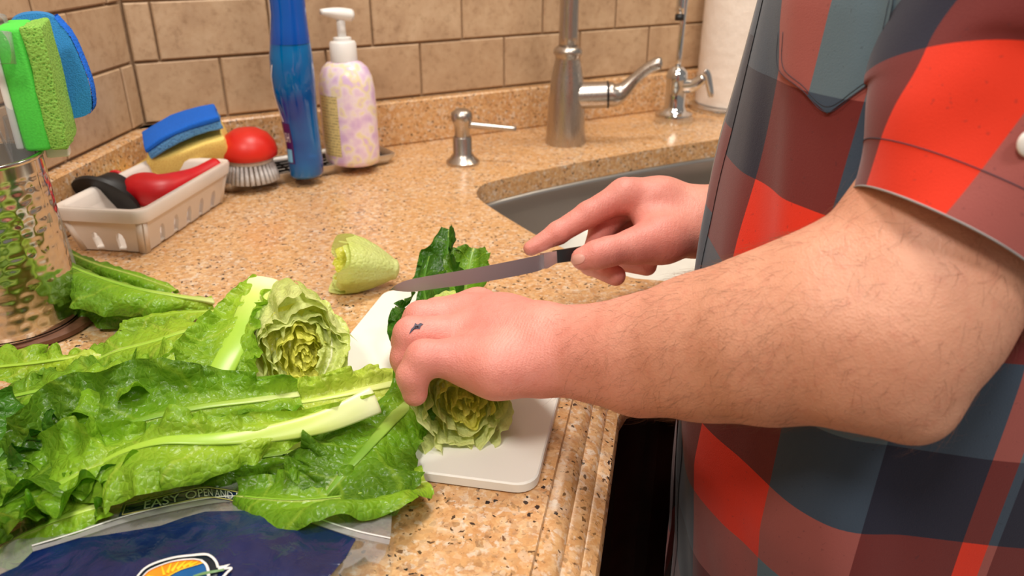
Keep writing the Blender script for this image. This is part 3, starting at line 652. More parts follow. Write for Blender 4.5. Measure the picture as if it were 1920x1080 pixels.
# ------------------------------------------------------------------ the person: skin surface grown from limb bones
class Field:
    def __init__(s, lo, hi, h):
        s.lo = np.array(lo, float); s.h = h; s.n = np.ceil((np.array(hi)-s.lo)/h).astype(int)+1
        s.D = np.full(s.n, 1.0, np.float32)
    def box(s, a, b, r):
        i0 = np.maximum(((np.minimum(a, b)-r-s.lo)/s.h).astype(int), 0); i1 = np.minimum(((np.maximum(a, b)+r-s.lo)/s.h).astype(int)+2, s.n)
        return tuple(slice(int(p), int(q)) for p, q in zip(i0, i1))
    def cone(s, a, b, ra, rb, k):
        a = np.array(a, float); b = np.array(b, float); sl = s.box(a, b, max(ra, rb)+.028)
        g = [np.float32(s.lo[d])+np.float32(s.h)*np.arange(sl[d].start, sl[d].stop, dtype=np.float32) for d in range(3)]
        X = g[0][:, None, None]-np.float32(a[0]); Y = g[1][None, :, None]-np.float32(a[1]); Z = g[2][None, None, :]-np.float32(a[2])
        ba = (b-a).astype(np.float32); L2 = max(float(ba @ ba), 1e-9)
        t_ = np.clip((X*ba[0]+Y*ba[1]+Z*ba[2])/np.float32(L2), 0, 1)
        d = np.sqrt((X-t_*ba[0])**2+(Y-t_*ba[1])**2+(Z-t_*ba[2])**2) - (np.float32(ra)+np.float32(rb-ra)*t_)
        D = s.D[sl]
        if k > 0:
            h_ = np.maximum(np.float32(k)-np.abs(D-d), 0)/np.float32(k); s.D[sl] = np.minimum(D, d) - h_*h_*np.float32(k*.25)
        else: s.D[sl] = np.minimum(D, d)
    def merge(s, o, k):
        h_ = np.maximum(np.float32(k)-np.abs(s.D-o.D), 0)/np.float32(k); s.D = np.minimum(s.D, o.D) - h_*h_*np.float32(k*.25)
    def mesh(s):
        D = s.D; S_ = D < 0
        c = np.zeros(tuple(s.n-1), np.uint8)
        for i in (0, 1):
            for j in (0, 1):
                for k in (0, 1): c += S_[i:s.n[0]-1+i, j:s.n[1]-1+j, k:s.n[2]-1+k]
        act = (c > 0) & (c < 8); I = np.argwhere(act)
        idx = np.full(tuple(s.n-1), -1, np.int32); idx[act] = np.arange(len(I))
        cor = np.array([(i, j, k) for i in (0, 1) for j in (0, 1) for k in (0, 1)])
        val = np.stack([D[I[:, 0]+a, I[:, 1]+b, I[:, 2]+e] for a, b, e in cor], 1).astype(float)
        acc = np.zeros((len(I), 3)); cnt = np.zeros(len(I))
        for p in range(8):
            for q in range(p+1, 8):
                if np.abs(cor[p]-cor[q]).sum() != 1: continue
                m = (val[:, p] < 0) != (val[:, q] < 0); t_ = val[:, p]/(val[:, p]-val[:, q]+1e-12)
                pt = cor[p]+(cor[q]-cor[p])*t_[:, None]; acc[m] += pt[m]; cnt[m] += 1
        V = s.lo + s.h*(I + acc/cnt[:, None])
        F = []
        for ax in range(3):
            o = [0, 0, 0]; o[ax] = 1; u, w_ = (ax+1) % 3, (ax+2) % 3
            A = S_[:s.n[0]-o[0], :s.n[1]-o[1], :s.n[2]-o[2]]; B = S_[o[0]:, o[1]:, o[2]:]
            E = np.argwhere(A != B); E = E[(E[:, u] > 0) & (E[:, w_] > 0) & (E[:, u] < s.n[u]-1) & (E[:, w_] < s.n[w_]-1)]
            fl = A[E[:, 0], E[:, 1], E[:, 2]]
            def cell(du, dw): Q = E.copy(); Q[:, u] += du; Q[:, w_] += dw; return idx[Q[:, 0], Q[:, 1], Q[:, 2]]
            q = np.stack([cell(-1, -1), cell(0, -1), cell(0, 0), cell(-1, 0)], 1)
            q[~fl] = q[~fl][:, ::-1]; F.append(q)
        return V, np.vstack(F)
LO, HI, HH = (-.12, .2, -.06), (.46, .86, .42), .0019
fb = Field(LO, HI, HH)
def chain(f, pts, k):
    for (p, r), (q, r2) in zip(pts, pts[1:]): f.cone(p, q, r, r2, k)
# --- left arm: upper arm, elbow, forearm, wrist
elb = cp(1640, 655, .372)
chain(fb, [((.30, .40, .44), .070), (cp(1915, 100, .388), .056), (cp(1790, 425, .385), .0485), (cp(1690, 580, .382), .0460), (cp(1650, 640, .380), .041)], .012)
chain(fb, [(cp(1655, 632, .380), .042), (cp(1560, 614, .395), .0455), (cp(1440, 634, .416), .0445), (cp(1320, 650, .443), .0405), (cp(1200, 666, .470), .0348), (cp(1110, 662, .490), .0285), (cp(1050, 655, .505), .0255), (cp(1000, 648, .512), .0258)], .012)
chain(fb, [(cp(1610, 705, .378), .020), (cp(1695, 738, .372), .0145), (cp(1722, 775, .371), .0095)], .020)
chain(fb, [(cp(1560, 560, .40), .030), (cp(1680, 500, .39), .032)], .025)
# --- left palm
PW = [(880, 672, .497), (872, 628, .524), (874, 592, .550), (896, 578, .574)]      # little .. index knuckle
for (x_, y_, d_), r in zip(PW, (.0135, .0145, .015, .0145)):
    chain(fb, [(cp(1010, 648+.15*(y_-640), .51+.3*(d_-.535)), .022), (cp((x_+1000)/2, (y_+650)/2-4, (d_+.515)/2), .019), (cp(x_, y_, d_), r)], .012)
chain(fb, [(cp(1005, 690, .493), .0175), (cp(930, 692, .488), .0165), (cp(880, 682, .494), .013)], .014)      # heel of the hand, little finger side
chain(fb, [(cp(1000, 625, .545), .018), (cp(950, 622, .585), .016), (cp(905, 640, .600), .011), (cp(872, 652, .600), .009)], .014)     # thumb, on the far side
ff = []
for pts in ([(cp(885, 672, .497), .0135), (cp(795, 672, .489), .0118), (cp(774, 705, .489), .0102), (cp(778, 738, .492), .0082)],
            [(cp(872, 628, .524), .0142), (cp(772, 628, .515), .0122), (cp(763, 672, .516), .0108), (cp(775, 715, .52), .009)],
            [(cp(874, 592, .550), .0146), (cp(790, 598, .545), .0126), (cp(764, 640, .545), .011), (cp(775, 690, .545), .009)],
            [(cp(896, 578, .574), .0142), (cp(818, 590, .572), .0122), (cp(785, 630, .575), .0108), (cp(785, 680, .575), .009)]):
    ff.append(pts)
# --- right arm: shoulder behind the shirt, forearm, wrist
DR = .035
def rc(x_, y_, d_): return cp(x_, y_, d_+DR)
chain(fb, [((.33, .50, .44), .07), ((.37, .66, .36), .058), ((.40, .74, .22), .052), ((.40, .765, .12), .045)], .03)
chain(fb, [((.40, .765, .11), .044), ((.33, .74, .115), .041), (rc(1420, 415, .672), .033), (rc(1350, 415, .660), .0275), (rc(1310, 415, .656), .0265)], .025)
chain(fb, [((.30, .47, .42), .09), ((.30, .48, .25), .10), ((.29, .48, .05), .10)], .04)
MR = [(1172, 366, .640), (1182, 366, .660), (1200, 374, .680), (1224, 390, .698)]     # index .. little knuckle
for (x_, y_, d_), r in zip(MR, (.0142, .0142, .0135, .0125)):
    chain(fb, [(rc(1312, 408, .655+.3*(d_-.66)), .021), (rc((x_+1300)/2, (y_+400)/2-6, (d_+.655)/2), .0175), (rc(x_, y_, d_), r)], .012)
chain(fb, [(rc(1300, 438, .640), .020), (rc(1240, 448, .622), .0185), (rc(1190, 462, .612), .0142)], .016)           # ball of the thumb
chain(fb, [(rc(1290, 425, .645), .018), (rc(1215, 405, .640), .012)], .016)
FF = Field(LO, HI, HH)
def finger(pts, k=.0035, kk=.0022):
    s_ = Field.__new__(Field); s_.lo, s_.h, s_.n = FF.lo, FF.h, FF.n; s_.D = None
    P = np.array([p for p, r in pts]); sl = FF.box(P.min(0), P.max(0), .04)
    sub = Field.__new__(Field); sub.lo = FF.lo + FF.h*np.array([q.start for q in sl]); sub.h = FF.h; sub.n = np.array([q.stop-q.start for q in sl]); sub.D = np.full(sub.n, 1., np.float32)
    chain(sub, pts, k)
    D = FF.D[sl]; h_ = np.maximum(np.float32(kk)-np.abs(D-sub.D), 0)/np.float32(kk); FF.D[sl] = np.minimum(D, sub.D)-h_*h_*np.float32(kk*.25)
for pts in ff: finger(pts)
finger([(rc(1172, 366, .640), .0142), (rc(1103, 402, .636), .0112), (rc(1046, 437, .632), .0098), (rc(995, 466, .630), .0066)])
finger([(rc(1182, 366, .660), .0142), (rc(1128, 432, .655), .0112), (rc(1108, 494, .640), .0102), (rc(1154, 517, .620), .0088)])
finger([(rc(1200, 374, .680), .0135), (rc(1150, 440, .680), .011), (rc(1165, 488, .664), .0098), (rc(1213, 499, .640), .0086)])
finger([(rc(1224, 390, .698), .0125), (rc(1190, 440, .698), .010), (rc(1205, 478, .690), .009), (rc(1240, 480, .675), .0078)])
finger([(rc(1195, 460, .612), .0142), (rc(1140, 472, .602), .0122), (rc(1118, 478, .600), .0118), (rc(1093, 485, .600), .0098)])
fb.merge(FF, .007)
BV, BF = fb.mesh()
# surface smoothing: one light Laplacian pass through vertex-face averages
BV = BV
t = NT('skin'); v = t.coord()
at_ = t.n('Attribute'); at_.attribute_name = 'flush'; sx_ = t.n('SeparateXYZ'); t.l(at_.outputs['Vector'], sx_.inputs[0])
n1 = t.noise(28, 4, v, .6); n2 = t.noise(140, 4, v, .65)
ca = t.mix(n1, srgb(204,142,114), srgb(224,168,140)); ch = t.mix(n1, srgb(214,124,114), srgb(232,162,148))
cc = t.mix(sx_.outputs[0], ca, ch)
cc = t.mix(t.math('MULTIPLY', t.ramp(n2, [(.5, (0,0,0,1)), (.72, (1,1,1,1))]), .22), cc, srgb(196,104,86))
t.base(cc).set(Roughness=.5); t.p.inputs['Subsurface Weight'].default_value = .12; t.p.inputs['Subsurface Radius'].default_value = (.012, .004, .002); t.p.inputs['Subsurface Scale'].default_value = .6
vo = t.n('TexVoronoi'); vo.inputs['Scale'].default_value = 900; t.l(v, vo.inputs['Vector'])
wr = t.n('TexWave'); wr.inputs['Scale'].default_value = 60; wr.inputs['Distortion'].default_value = 12; wr.inputs['Detail'].default_value = 3; t.l(v, wr.inputs['Vector'])
hgt = t.math('ADD', t.math('MULTIPLY', n2, .7), t.math('ADD', t.math('MULTIPLY', vo.outputs['Distance'], .35), t.math('MULTIPLY', wr.outputs['Fac'], .10)))
crs = t.math('SINE', t.math('ADD', t.math('MULTIPLY', sx_.outputs[2], 3.14), t.math('MULTIPLY', t.noise(70, 3, v), 9.0)))
hgt = t.math('ADD', hgt, t.math('MULTIPLY', t.math('MULTIPLY', t.math('POWER', t.math('ABSOLUTE', crs), .4), sx_.outputs[1]), .55))
t.bump(hgt, .4, .0012)
person = thing('person', 'person in a red, navy and slate checked shirt slicing lettuce', 'person', (.29, .48, -.9))
body = part('body', (BV, BF), M['skin'], person)
hx = BV[:, 0]
PJ = np.c_[BV[:, 0], BV[:, 1]*CT-(BV[:, 2]-HC)*ST, BV[:, 1]*ST+(BV[:, 2]-HC)*CT]
ppx = 960+FPX*PJ[:, 0]/PJ[:, 1]; ppy = 540-FPX*PJ[:, 2]/PJ[:, 1]
dl = np.linalg.norm(BV-cp(860, 640, .53), axis=1); dr_ = np.linalg.norm(BV-cp(1110, 440, .67), axis=1)
fl_ = np.clip(1.2-np.minimum(dl/.17, dr_/.16), 0, 1); fl_ = fl_*fl_*(3-2*fl_); ad_ = unit(cp(1000, 648, .512)-cp(1110, 662, .49))
wm_ = np.exp(-(np.linalg.norm(BV-cp(985, 655, .49), axis=1)/.028)**2)+.8*np.exp(-(np.linalg.norm(BV-cp(1150, 395, .66), axis=1)/.02)**2)
for q_ in (cp(795, 672, .489), cp(772, 628, .515), cp(790, 598, .545), rc(1103, 402, .636), rc(1046, 437, .632), rc(1140, 472, .602)): wm_ = np.maximum(wm_, .9*np.exp(-(np.linalg.norm(BV-q_, axis=1)/.013)**2))
setvec(body, 'flush', np.c_[fl_, wm_, (BV @ ad_)/.0022])
bvh = BVHTree.FromPolygons([tuple(p) for p in BV], [tuple(int(i) for i in f) for f in BF])
def hit(px, py, tree, off=.0004):
    d = ray(px, py); d = d/np.linalg.norm(d); r = tree.ray_cast(Vector((0, 0, HC)), Vector(d))
    if r[0] is None: return None
    return np.array(r[0])+np.array(r[1])*off*(1 if np.dot(r[1], d) < 0 else -1)
def decal(poly, tree, off, n=10):
    """a small patch lying on a surface: fan of rings from the centre to a px outline"""
    c = np.mean(poly, 0); V = []; m = len(poly)
    for k in range(1, n+1):
        for p in poly:
            q = hit(*(c+(np.array(p)-c)*k/n), tree, off)
            V.append(q if q is not None else V[-1])
    F = [tuple(range(m))]+[(k*m+i, k*m+(i+1) % m, (k+1)*m+(i+1) % m, (k+1)*m+i) for k in range(n-1) for i in range(m)]
    return np.array(V), F
simple('tattoo_ink', srgb(72,70,86), .6); simple('nail', srgb(226,170,156), .28, var=.04)
tt = [(767, 627), (771, 617), (776, 612), (778, 606), (783, 609), (788, 606), (794, 608), (789, 612), (787, 617), (781, 617), (775, 618), (771, 623)]
part('tattoo', decal(tt, bvh, .00035, 3), M['tattoo_ink'], person)
nl = [(1083+13*math.cos(a)+1.2*math.cos(a)**2, 486+9.5*math.sin(a)-.15*13*math.cos(a)) for a in np.linspace(0, 2*math.pi, 17)[:-1]]
fixn(part('fingernail', decal(nl, bvh, .0006, 5), M['nail'], person))
# arm hair
simple('hair', srgb(120,80,58), .5, var=.3)
rg = np.random.default_rng(5)
FC = BV[BF].mean(1); e1_ = BV[BF[:, 1]]-BV[BF[:, 0]]; e2_ = BV[BF[:, 3]]-BV[BF[:, 0]]; FN = np.cross(e1_, e2_); FN /= np.linalg.norm(FN, axis=1)[:, None]+1e-12
fpx, fpd = ppx[BF[:, 0]], PJ[BF[:, 0], 1]
mk = (fpx > 1035) & (fpx < 1960) & (fpd < .56) & (FC[:, 2] < .27) & (FC[:, 1] < .52)
fi = np.flatnonzero(mk); wgt = np.where(fpx[fi] < 1500, 1.0, .55); wgt *= np.clip((fpx[fi]-1010)/120, .15, 1)
pick = rg.choice(fi, 4600, replace=False, p=wgt/wgt.sum())
HV = []; HF = []
armdir = unit(cp(1050, 655, .505)-cp(1600, 640, .38))
for i in pick:
    p = FC[i]; n_ = FN[i]; tdir_ = armdir*(.35+.5*rg.random())+np.array([0, 0, -.75])*(.3+.7*rg.random())+rg.normal(0, .35, 3)
    if fpx[i] > 1500: tdir_ = rg.normal(0, .6, 3)+np.array([-.3, 0, -.6])
    tdir_ = unit(tdir_-n_*tdir_.dot(n_)); L_ = rg.uniform(.006, .016); cur = np.cross(n_, tdir_)*rg.normal(0, .5)
    b0 = len(HV); r_ = rg.uniform(.00003, .00007); sd = np.cross(n_, tdir_)
    lift = rg.uniform(.12, .6)
    for k in range(5):
        u = k/4; q = p + L_*(tdir_*u + n_*(lift*u*(1-.55*u)) + cur*u*u*.6) + n_*.0002
        rr_ = r_*(1-.8*u); HV += [q+sd*rr_, q-sd*rr_*.5+n_*rr_*.87, q-sd*rr_*.5-n_*rr_*.87]
    for k in range(4):
        for a in range(3): HF.append((b0+3*k+a, b0+3*k+(a+1) % 3, b0+3*k+3+(a+1) % 3, b0+3*k+3+a))
hr = part('arm_hair', (np.array(HV), HF), M['hair'], person); hr['kind'] = 'stuff'
# --- checked shirt
t = NT('plaid'); uvn = t.n('UVMap'); uvn.uv_map = 'weave'; sp_ = t.n('SeparateXYZ'); t.l(uvn.outputs[0], sp_.inputs[0])
WU, WV = 1.0, 1.0
ci = t.math('FLOOR', t.math('FLOORED_MODULO', sp_.outputs[0], 3.0)); ri = t.math('FLOOR', t.math('FLOORED_MODULO', sp_.outputs[1], 3.0))
ix = t.math('DIVIDE', t.math('ADD', t.math('ADD', t.math('MULTIPLY', ci, 3.0), ri), .5), 9.0)
OO, ON, OS_, NN, NS_, SS2 = srgb(232,48,6), srgb(112,32,30), srgb(164,86,80), srgb(13,18,46), srgb(54,72,92), srgb(92,116,130)
# columns left to right O, S, N; rows downwards O, S, N
tab = [OO, OS_, ON, OS_, SS2, NS_, ON, NS_, NN]
pc = t.ramp(ix, [(i/9, c) for i, c in enumerate(tab)], 'CONSTANT')
v = t.coord(); fine = t.noise(1500, 2, v); nz = t.noise(22, 3, v)
pc = t.mix(t.math('MULTIPLY', nz, .10), pc, (.02, .02, .03, 1))
dots = t.math('LESS_THAN', t.noise(420, 1, v), .27)
pc = t.mix(t.math('MULTIPLY', dots, .25), pc, (.01, .01, .02, 1))
t.base(pc).set(Roughness=.85); t.p.inputs['Sheen Weight'].default_value = .15
t.bump(fine, .25, .0006)
def setuv(o, UV):
    l_ = o.data.uv_layers.new(name='weave'); vi = np.empty(len(o.data.loops), np.int32); o.data.loops.foreach_get('vertex_index', vi); l_.data.foreach_set('uv', UV[vi].astype(np.float32).ravel())
CXT, CYT = .285, .482
zt = np.array([-.34, -.147, -.0155, .126, .292, .36, .42, .47, .49]); aF = np.array([.145, .147, .158, .149, .134, .125, .115, .085, .06]); aB = np.array([.14, .14, .14, .145, .15, .14, .12, .09, .06]); bW = np.array([.165, .160, .155, .155, .142, .130, .12, .09, .06])
PER = .0585
def torso_xyz(th, z, off=0.0):
    """th in degrees from the front (towards -x), positive towards the camera side"""
    a_ = np.radians(th); c, s_ = np.cos(a_), np.sin(a_); e = .86
    A_ = np.where(c > 0, np.interp(z, zt, aF), np.interp(z, zt, aB)); B_ = np.interp(z, zt, bW)
    fold = .004*noise(th/26, z*7, 0, 8)+.0035*noise(th/12+z*9, z*5, 0, 2)+.0025*np.sin(th/7.0+z*22)*np.clip(.5+noise(th/30, z*8, 0, 5), 0, 1)
    fold = fold*np.clip(1-(z-.3)/.1, 0, 1)
    X = CXT - (A_+off+fold)*np.sign(c)*np.abs(c)**e; Y = CYT - (B_+off+fold)*np.sign(s_)*np.abs(s_)**e
    return np.c_[X, Y, z]
def weave_uv(th, z):
    u = np.interp(th, [-50, -30, -10, 10, 38, 61, 81, 85, 85.3, 105, 128, 155, 180, 346], [-3, -2, -1, 0, 1, 2, 3, 4, 5, 6, 7, 8, 9, 16])
    return np.c_[u, (.018-np.asarray(z))/.0583]
NU, NZ = 220, 130
th_ = np.linspace(-14, 346, NU); zz_ = np.linspace(-.33, .49, NZ)
TH, ZZ = np.meshgrid(th_, zz_, indexing='ij'); TV = torso_xyz(TH.ravel(), ZZ.ravel())
TF = [(i*NZ+j, (i+1)*NZ+j, (i+1)*NZ+j+1, i*NZ+j+1) for i in range(NU-1) for j in range(NZ-1)]
shirt = part('shirt', (TV, TF), M['plaid'], person); setuv(shirt, weave_uv(TH.ravel(), ZZ.ravel()))
tb = BVHTree.FromPolygons([tuple(p) for p in TV], TF)
simple('shirt_lining', srgb(150,150,150), .9, var=.05)
simple('stitch', srgb(46,52,66), .8)
def plk(u, v_): return torso_xyz(-14+u*8, -.33+v_*.78, .0007+.0008*np.sin(np.pi*u))
pv, pf_ = grid(plk, 10, 120); po = part('placket', (pv, pf_), M['plaid'], shirt); uu, vv_ = np.meshgrid(np.linspace(0, 1, 10), np.linspace(0, 1, 120), indexing='ij'); setuv(po, weave_uv(-14+uu.ravel()*8, -.33+vv_.ravel()*.78)+np.array([.5, .3]))
part('placket_lining', grid(lambda u, v_: torso_xyz(-15.5+u*2.5, -.33+v_*.78, .0005), 4, 120), M['shirt_lining'], shirt)
# chest pocket: outline found on the shirt surface
ppoly = [(1475, -60), (1468, 40), (1466, 128), (1510, 172), (1556, 214), (1610, 178), (1652, 140), (1668, 60), (1690, -60)]
pk = []; pu = []
def tor_uv_of(p):
    d_ = p-np.array([CXT, CYT, 0]); return weave_uv(np.degrees(np.arctan2(-d_[1]/.158, -d_[0]/.15)), p[2])
def pocket(u, v_):
    L = np.array([(1478, -60), (1468, 40), (1466, 128)]); R = np.array([(1690, -60), (1668, 60), (1652, 140)])
    out = []
    for a_, b_ in zip(u, v_):
        l_ = np.array([np.interp(b_, [0, .5, 1], L[:, 0]), np.interp(b_, [0, .5, 1], L[:, 1])]); r_ = np.array([np.interp(b_, [0, .5, 1], R[:, 0]), np.interp(b_, [0, .5, 1], R[:, 1])])
        q = l_+(r_-l_)*a_; q[1] += (80*b_)*(1-abs(a_-.48)/.52)
        h_ = hit(q[0], q[1], tb, .0018); out.append(h_ if h_ is not None else out[-1])
    return np.array(out)
kv, kf = grid(pocket, 24, 24); ko = part('pocket', (kv, kf), M['plaid'], shirt)
setuv(ko, np.vstack([tor_uv_of(p) for p in kv])+np.array([.41, .0]))
for ins in (0, 9):
    pts = [(1466+ins, 60), (1466+ins, 128-ins*.3), (1510, 170-ins), (1556, 211-ins*1.2), (1608, 176-ins), (1652-ins, 138-ins*.5), (1668-ins, 60), (1682-ins, 0)]
    pth = [hit(a_, b_, tb, .0022) for a_, b_ in catmull([(a_, b_, 0) for a_, b_ in pts], 60)[:, :2]]
    part('pocket_stitching', tube([p for p in pth if p is not None], .00018, 5), M['stitch'], ko)
# sleeve
sa = [cp(1800, 425, .376), cp(1880, 235, .366), cp(1962, 40, .358), np.array([.310, .37, .43])]
SP = catmull(sa, 60); SR = np.interp(np.linspace(0, 1, 60), [0, .33, .66, 1], [.0560, .0590, .064, .082])
SV = []; SUV = []; ns = 96
Tn = unit(SP[6]-SP[0]); refA = unit(np.cross(Tn, (0, 1, 0.2)))
arc = 0
for i in range(60):
    T_ = unit(SP[min(i+1, 59)]-SP[max(i-1, 0)]); A_ = unit(refA-T_*refA.dot(T_)); B_ = np.cross(T_, A_)
    if i: arc += np.linalg.norm(SP[i]-SP[i-1])
    for k in range(ns+1):
        a_ = 2*math.pi*k/ns-math.pi/2; r_ = SR[i]+.0022*math.sin(3*a_+i*.12)+.003*float(noise(np.array([math.cos(a_)*2+i*.05]), np.array([math.sin(a_)*2]), 0, 6)[0])
        if i == 0: r_ += .0
        tl = (.014*math.cos(a_)-.009)*max(0, 1-i/40); SV.append(SP[i]+r_*(A_*math.cos(a_)+B_*math.sin(a_))+T_*tl); SUV.append((a_*.0625/.052, -arc/.066))
SF = [(i*(ns+1)+k, i*(ns+1)+k+1, (i+1)*(ns+1)+k+1, (i+1)*(ns+1)+k) for i in range(59) for k in range(ns)]
SUV = np.array(SUV); US, VS = 0.0, 1.0
sl_ = part('sleeve', (np.array(SV), SF), M['plaid'], shirt)
sb = BVHTree.FromPolygons([tuple(p) for p in SV], SF)
h0 = hit(1605, 345, sb, 0); 
def sleeve_uv_at(px, py):
    p = hit(px, py, sb, 0)
    if p is None: return np.zeros(2)
    j = np.argmin(np.linalg.norm(np.array(SV)-p, axis=1)); return SUV[j]
uo = sleeve_uv_at(1690, 300)
setuv(sl_, np.c_[(1 if sleeve_uv_at(1820, 330)[0] > sleeve_uv_at(1690, 300)[0] else -1)*(SUV[:, 0]-uo[0])+.45+5.5*.066*SUV[:, 1], SUV[:, 1]+.985])
hemv = []
for i in (0, 1, 2):
    pass
part('hem_fold', tube([SV[k] for k in range(ns+1)], .0005, 6), M['shirt_lining'], sl_)
row = 9
part('hem_stitching', tube([np.array(SV[row*(ns+1)+k])+unit(np.array(SV[row*(ns+1)+k])-SP[row])*.0001 for k in range(ns+1)], .00026, 5), M['stitch'], sl_)
for hy in (268,):
    p = hit(1919, hy, sb, .001)
    if p is not None: part('button', xf(lathe([(.0, .0018), (.0052, .0018), (.0058, .0009), (.0056, 0)], 24, False), rotx(math.pi/2*.9), p+np.array([.002, -.001, 0])), M['white_plastic'], sl_)
# trousers below the frame, so the person stands on the floor
simple('denim', srgb(40,48,66), .9)
part('trousers', join(*[tube([(.30, .482+s_*.075, -.28), (.30, .482+s_*.085, -.55), (.30, .482+s_*.09, -.895)], [.088, .072, .06], 28, 20) for s_ in (-1, 1)]), M['denim'], person)
# ------------------------------------------------------------------ knife
kd = .640+.012
def kp(px, py, dd=0.0): return cp(px, py, .612+dd+(px-735)*0.000165)
sp1 = [(733, 542), (745, 533), (765, 525), (800, 518), (860, 508), (940, 493), (1018, 477)]; ed1 = [(733, 543), (748, 546), (775, 547), (820, 541), (880, 533), (950, 521), (1010, 508), (1018, 500)]
n_ = 40; spn = catmull([(a_, b_, 0) for a_, b_ in sp1], n_)[:, :2]; edn = catmull([(a_, b_, 0) for a_, b_ in ed1], n_)[:, :2]
kn = thing('kitchen_knife', 'long steel kitchen knife with black handle held over the lettuce', 'knife', kp(900, 520))
vn = unit(np.cross(kp(1018, 477)-kp(733, 542), kp(1018, 500)-kp(1018, 477)))
Vk = []
for a_, b_ in zip(spn, edn):
    s0 = kp(*a_); e0 = kp(*b_); Vk += [s0+vn*.0008, s0-vn*.0008, e0]
Fk = []
for i in range(n_-1):
    for a_, b_ in ((0, 1), (1, 2), (2, 0)): Fk.append((3*i+a_, 3*i+b_, 3*i+3+b_, 3*i+3+a_))
Fk += [(0, 2, 1), (3*n_-3, 3*n_-2, 3*n_-1)]
fixn(part('blade', (np.array(Vk), Fk), M['blade_steel'], kn, True, 30))
bo = [(1016, 475), (1040, 471), (1041, 493), (1034, 497), (1022, 504), (1016, 504)]
fixn(part('bolster', loops([[kp(*p)+vn*.0045 for p in bo], [kp(*p)-vn*.0045 for p in bo]]), M['bolster_steel'], kn, False))
ha = [(1040, 469.5), (1080, 463), (1150, 452), (1235, 440), (1242, 452), (1235, 466), (1150, 477), (1080, 489), (1041, 494)]
hr_ = lambda s_: [kp(*(np.array(p)*s_+np.mean(ha, 0)*(1-s_))) for p in ha]
fixn(part('handle', loops([np.array(hr_(.93))+vn*.0075, np.array(hr_(1))+vn*.005, np.array(hr_(1))-vn*.005, np.array(hr_(.93))-vn*.0075]), M['black_handle'], kn, True, 50))
# ------------------------------------------------------------------ lettuce
def leaf_material(name, dark, mid, pale, rib):
    t = NT(name); a_ = t.n('Attribute'); a_.attribute_name = 'leaf'; sp_ = t.n('SeparateXYZ'); t.l(a_.outputs['Vector'], sp_.inputs[0])
    s_, e_, r_ = sp_.outputs                               # along, distance from rib 0..1, along the side vein
    v = t.coord(); nz = t.noise(35, 4, v, .6); nf = t.noise(220, 3, v, .6)
    g = t.math('ADD', t.math('MULTIPLY', s_, .75), t.math('ADD', t.math('MULTIPLY', e_, .45), t.math('MULTIPLY', nz, .5)))
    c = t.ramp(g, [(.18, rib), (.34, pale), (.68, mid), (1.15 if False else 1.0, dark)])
    ve = t.math('ABSOLUTE', t.math('SUBTRACT', t.math('FRACT', t.math('ADD', r_, t.math('MULTIPLY', nz, .35))), .5))
    vmask = t.ramp(ve, [(.0, (.42,)*3+(1,)), (.06, (0, 0, 0, 1))])
    c = t.mix(vmask, c, pale)
    net = t.n('TexVoronoi', feature='DISTANCE_TO_EDGE'); net.inputs['Scale'].default_value = 210; t.l(v, net.inputs['Vector'])
    nm = t.ramp(net.outputs['Distance'], [(.0, (.14,)*3+(1,)), (.10, (0, 0, 0, 1))])
    c = t.mix(nm, c, pale)
    ribm = t.ramp(e_, [(.02, (1, 1, 1, 1)), (.09, (0, 0, 0, 1))])
    c = t.mix(ribm, c, rib)
    geo = t.n('NewGeometry'); c = t.mix(t.math('MULTIPLY', geo.outputs['Backfacing'], .35), c, t.mix(.5, c, pale))
    t.base(c).set(Roughness=.30); t.p.inputs['Specular IOR Level'].default_value = .45
    bm_ = t.bump(t.math('ADD', t.math('MULTIPLY', net.outputs['Distance'], 1.2), t.math('MULTIPLY', nf, .5)), .6, .0020)
    tr = t.n('BsdfTranslucent'); t.l(c, tr.inputs[0]); t.l(bm_.outputs[0], tr.inputs['Normal'])
    mx = t.n('MixShader'); mx.inputs[0].default_value = .36; t.l(t.p.outputs[0], mx.inputs[1]); t.l(tr.outputs[0], mx.inputs[2]); t.l(mx.outputs[0], t.t.nodes['Material Output'].inputs[0])
    return t.m
LM = {
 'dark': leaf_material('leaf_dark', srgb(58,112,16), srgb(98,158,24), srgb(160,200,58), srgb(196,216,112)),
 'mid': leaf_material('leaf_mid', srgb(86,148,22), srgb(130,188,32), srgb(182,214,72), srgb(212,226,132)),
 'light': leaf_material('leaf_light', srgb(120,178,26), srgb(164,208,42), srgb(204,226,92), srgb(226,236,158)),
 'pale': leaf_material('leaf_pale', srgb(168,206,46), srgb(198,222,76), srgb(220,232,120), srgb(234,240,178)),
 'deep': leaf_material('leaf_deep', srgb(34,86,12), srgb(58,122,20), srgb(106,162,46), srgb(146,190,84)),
}
simple('rib_white', srgb(224,230,172), .35, var=.08, scale=40); simple('rib_green', srgb(190,208,120), .35, var=.12, scale=40)
TONES = {'dark': (srgb(160,192,78), srgb(110,156,46)), 'mid': (srgb(182,208,92), srgb(136,182,56)), 'light': (srgb(202,220,112), srgb(160,200,66)), 'pale': (srgb(216,226,136), srgb(196,216,100)), 'deep': (srgb(120,164,64), srgb(74,128,36))}
RM = {}
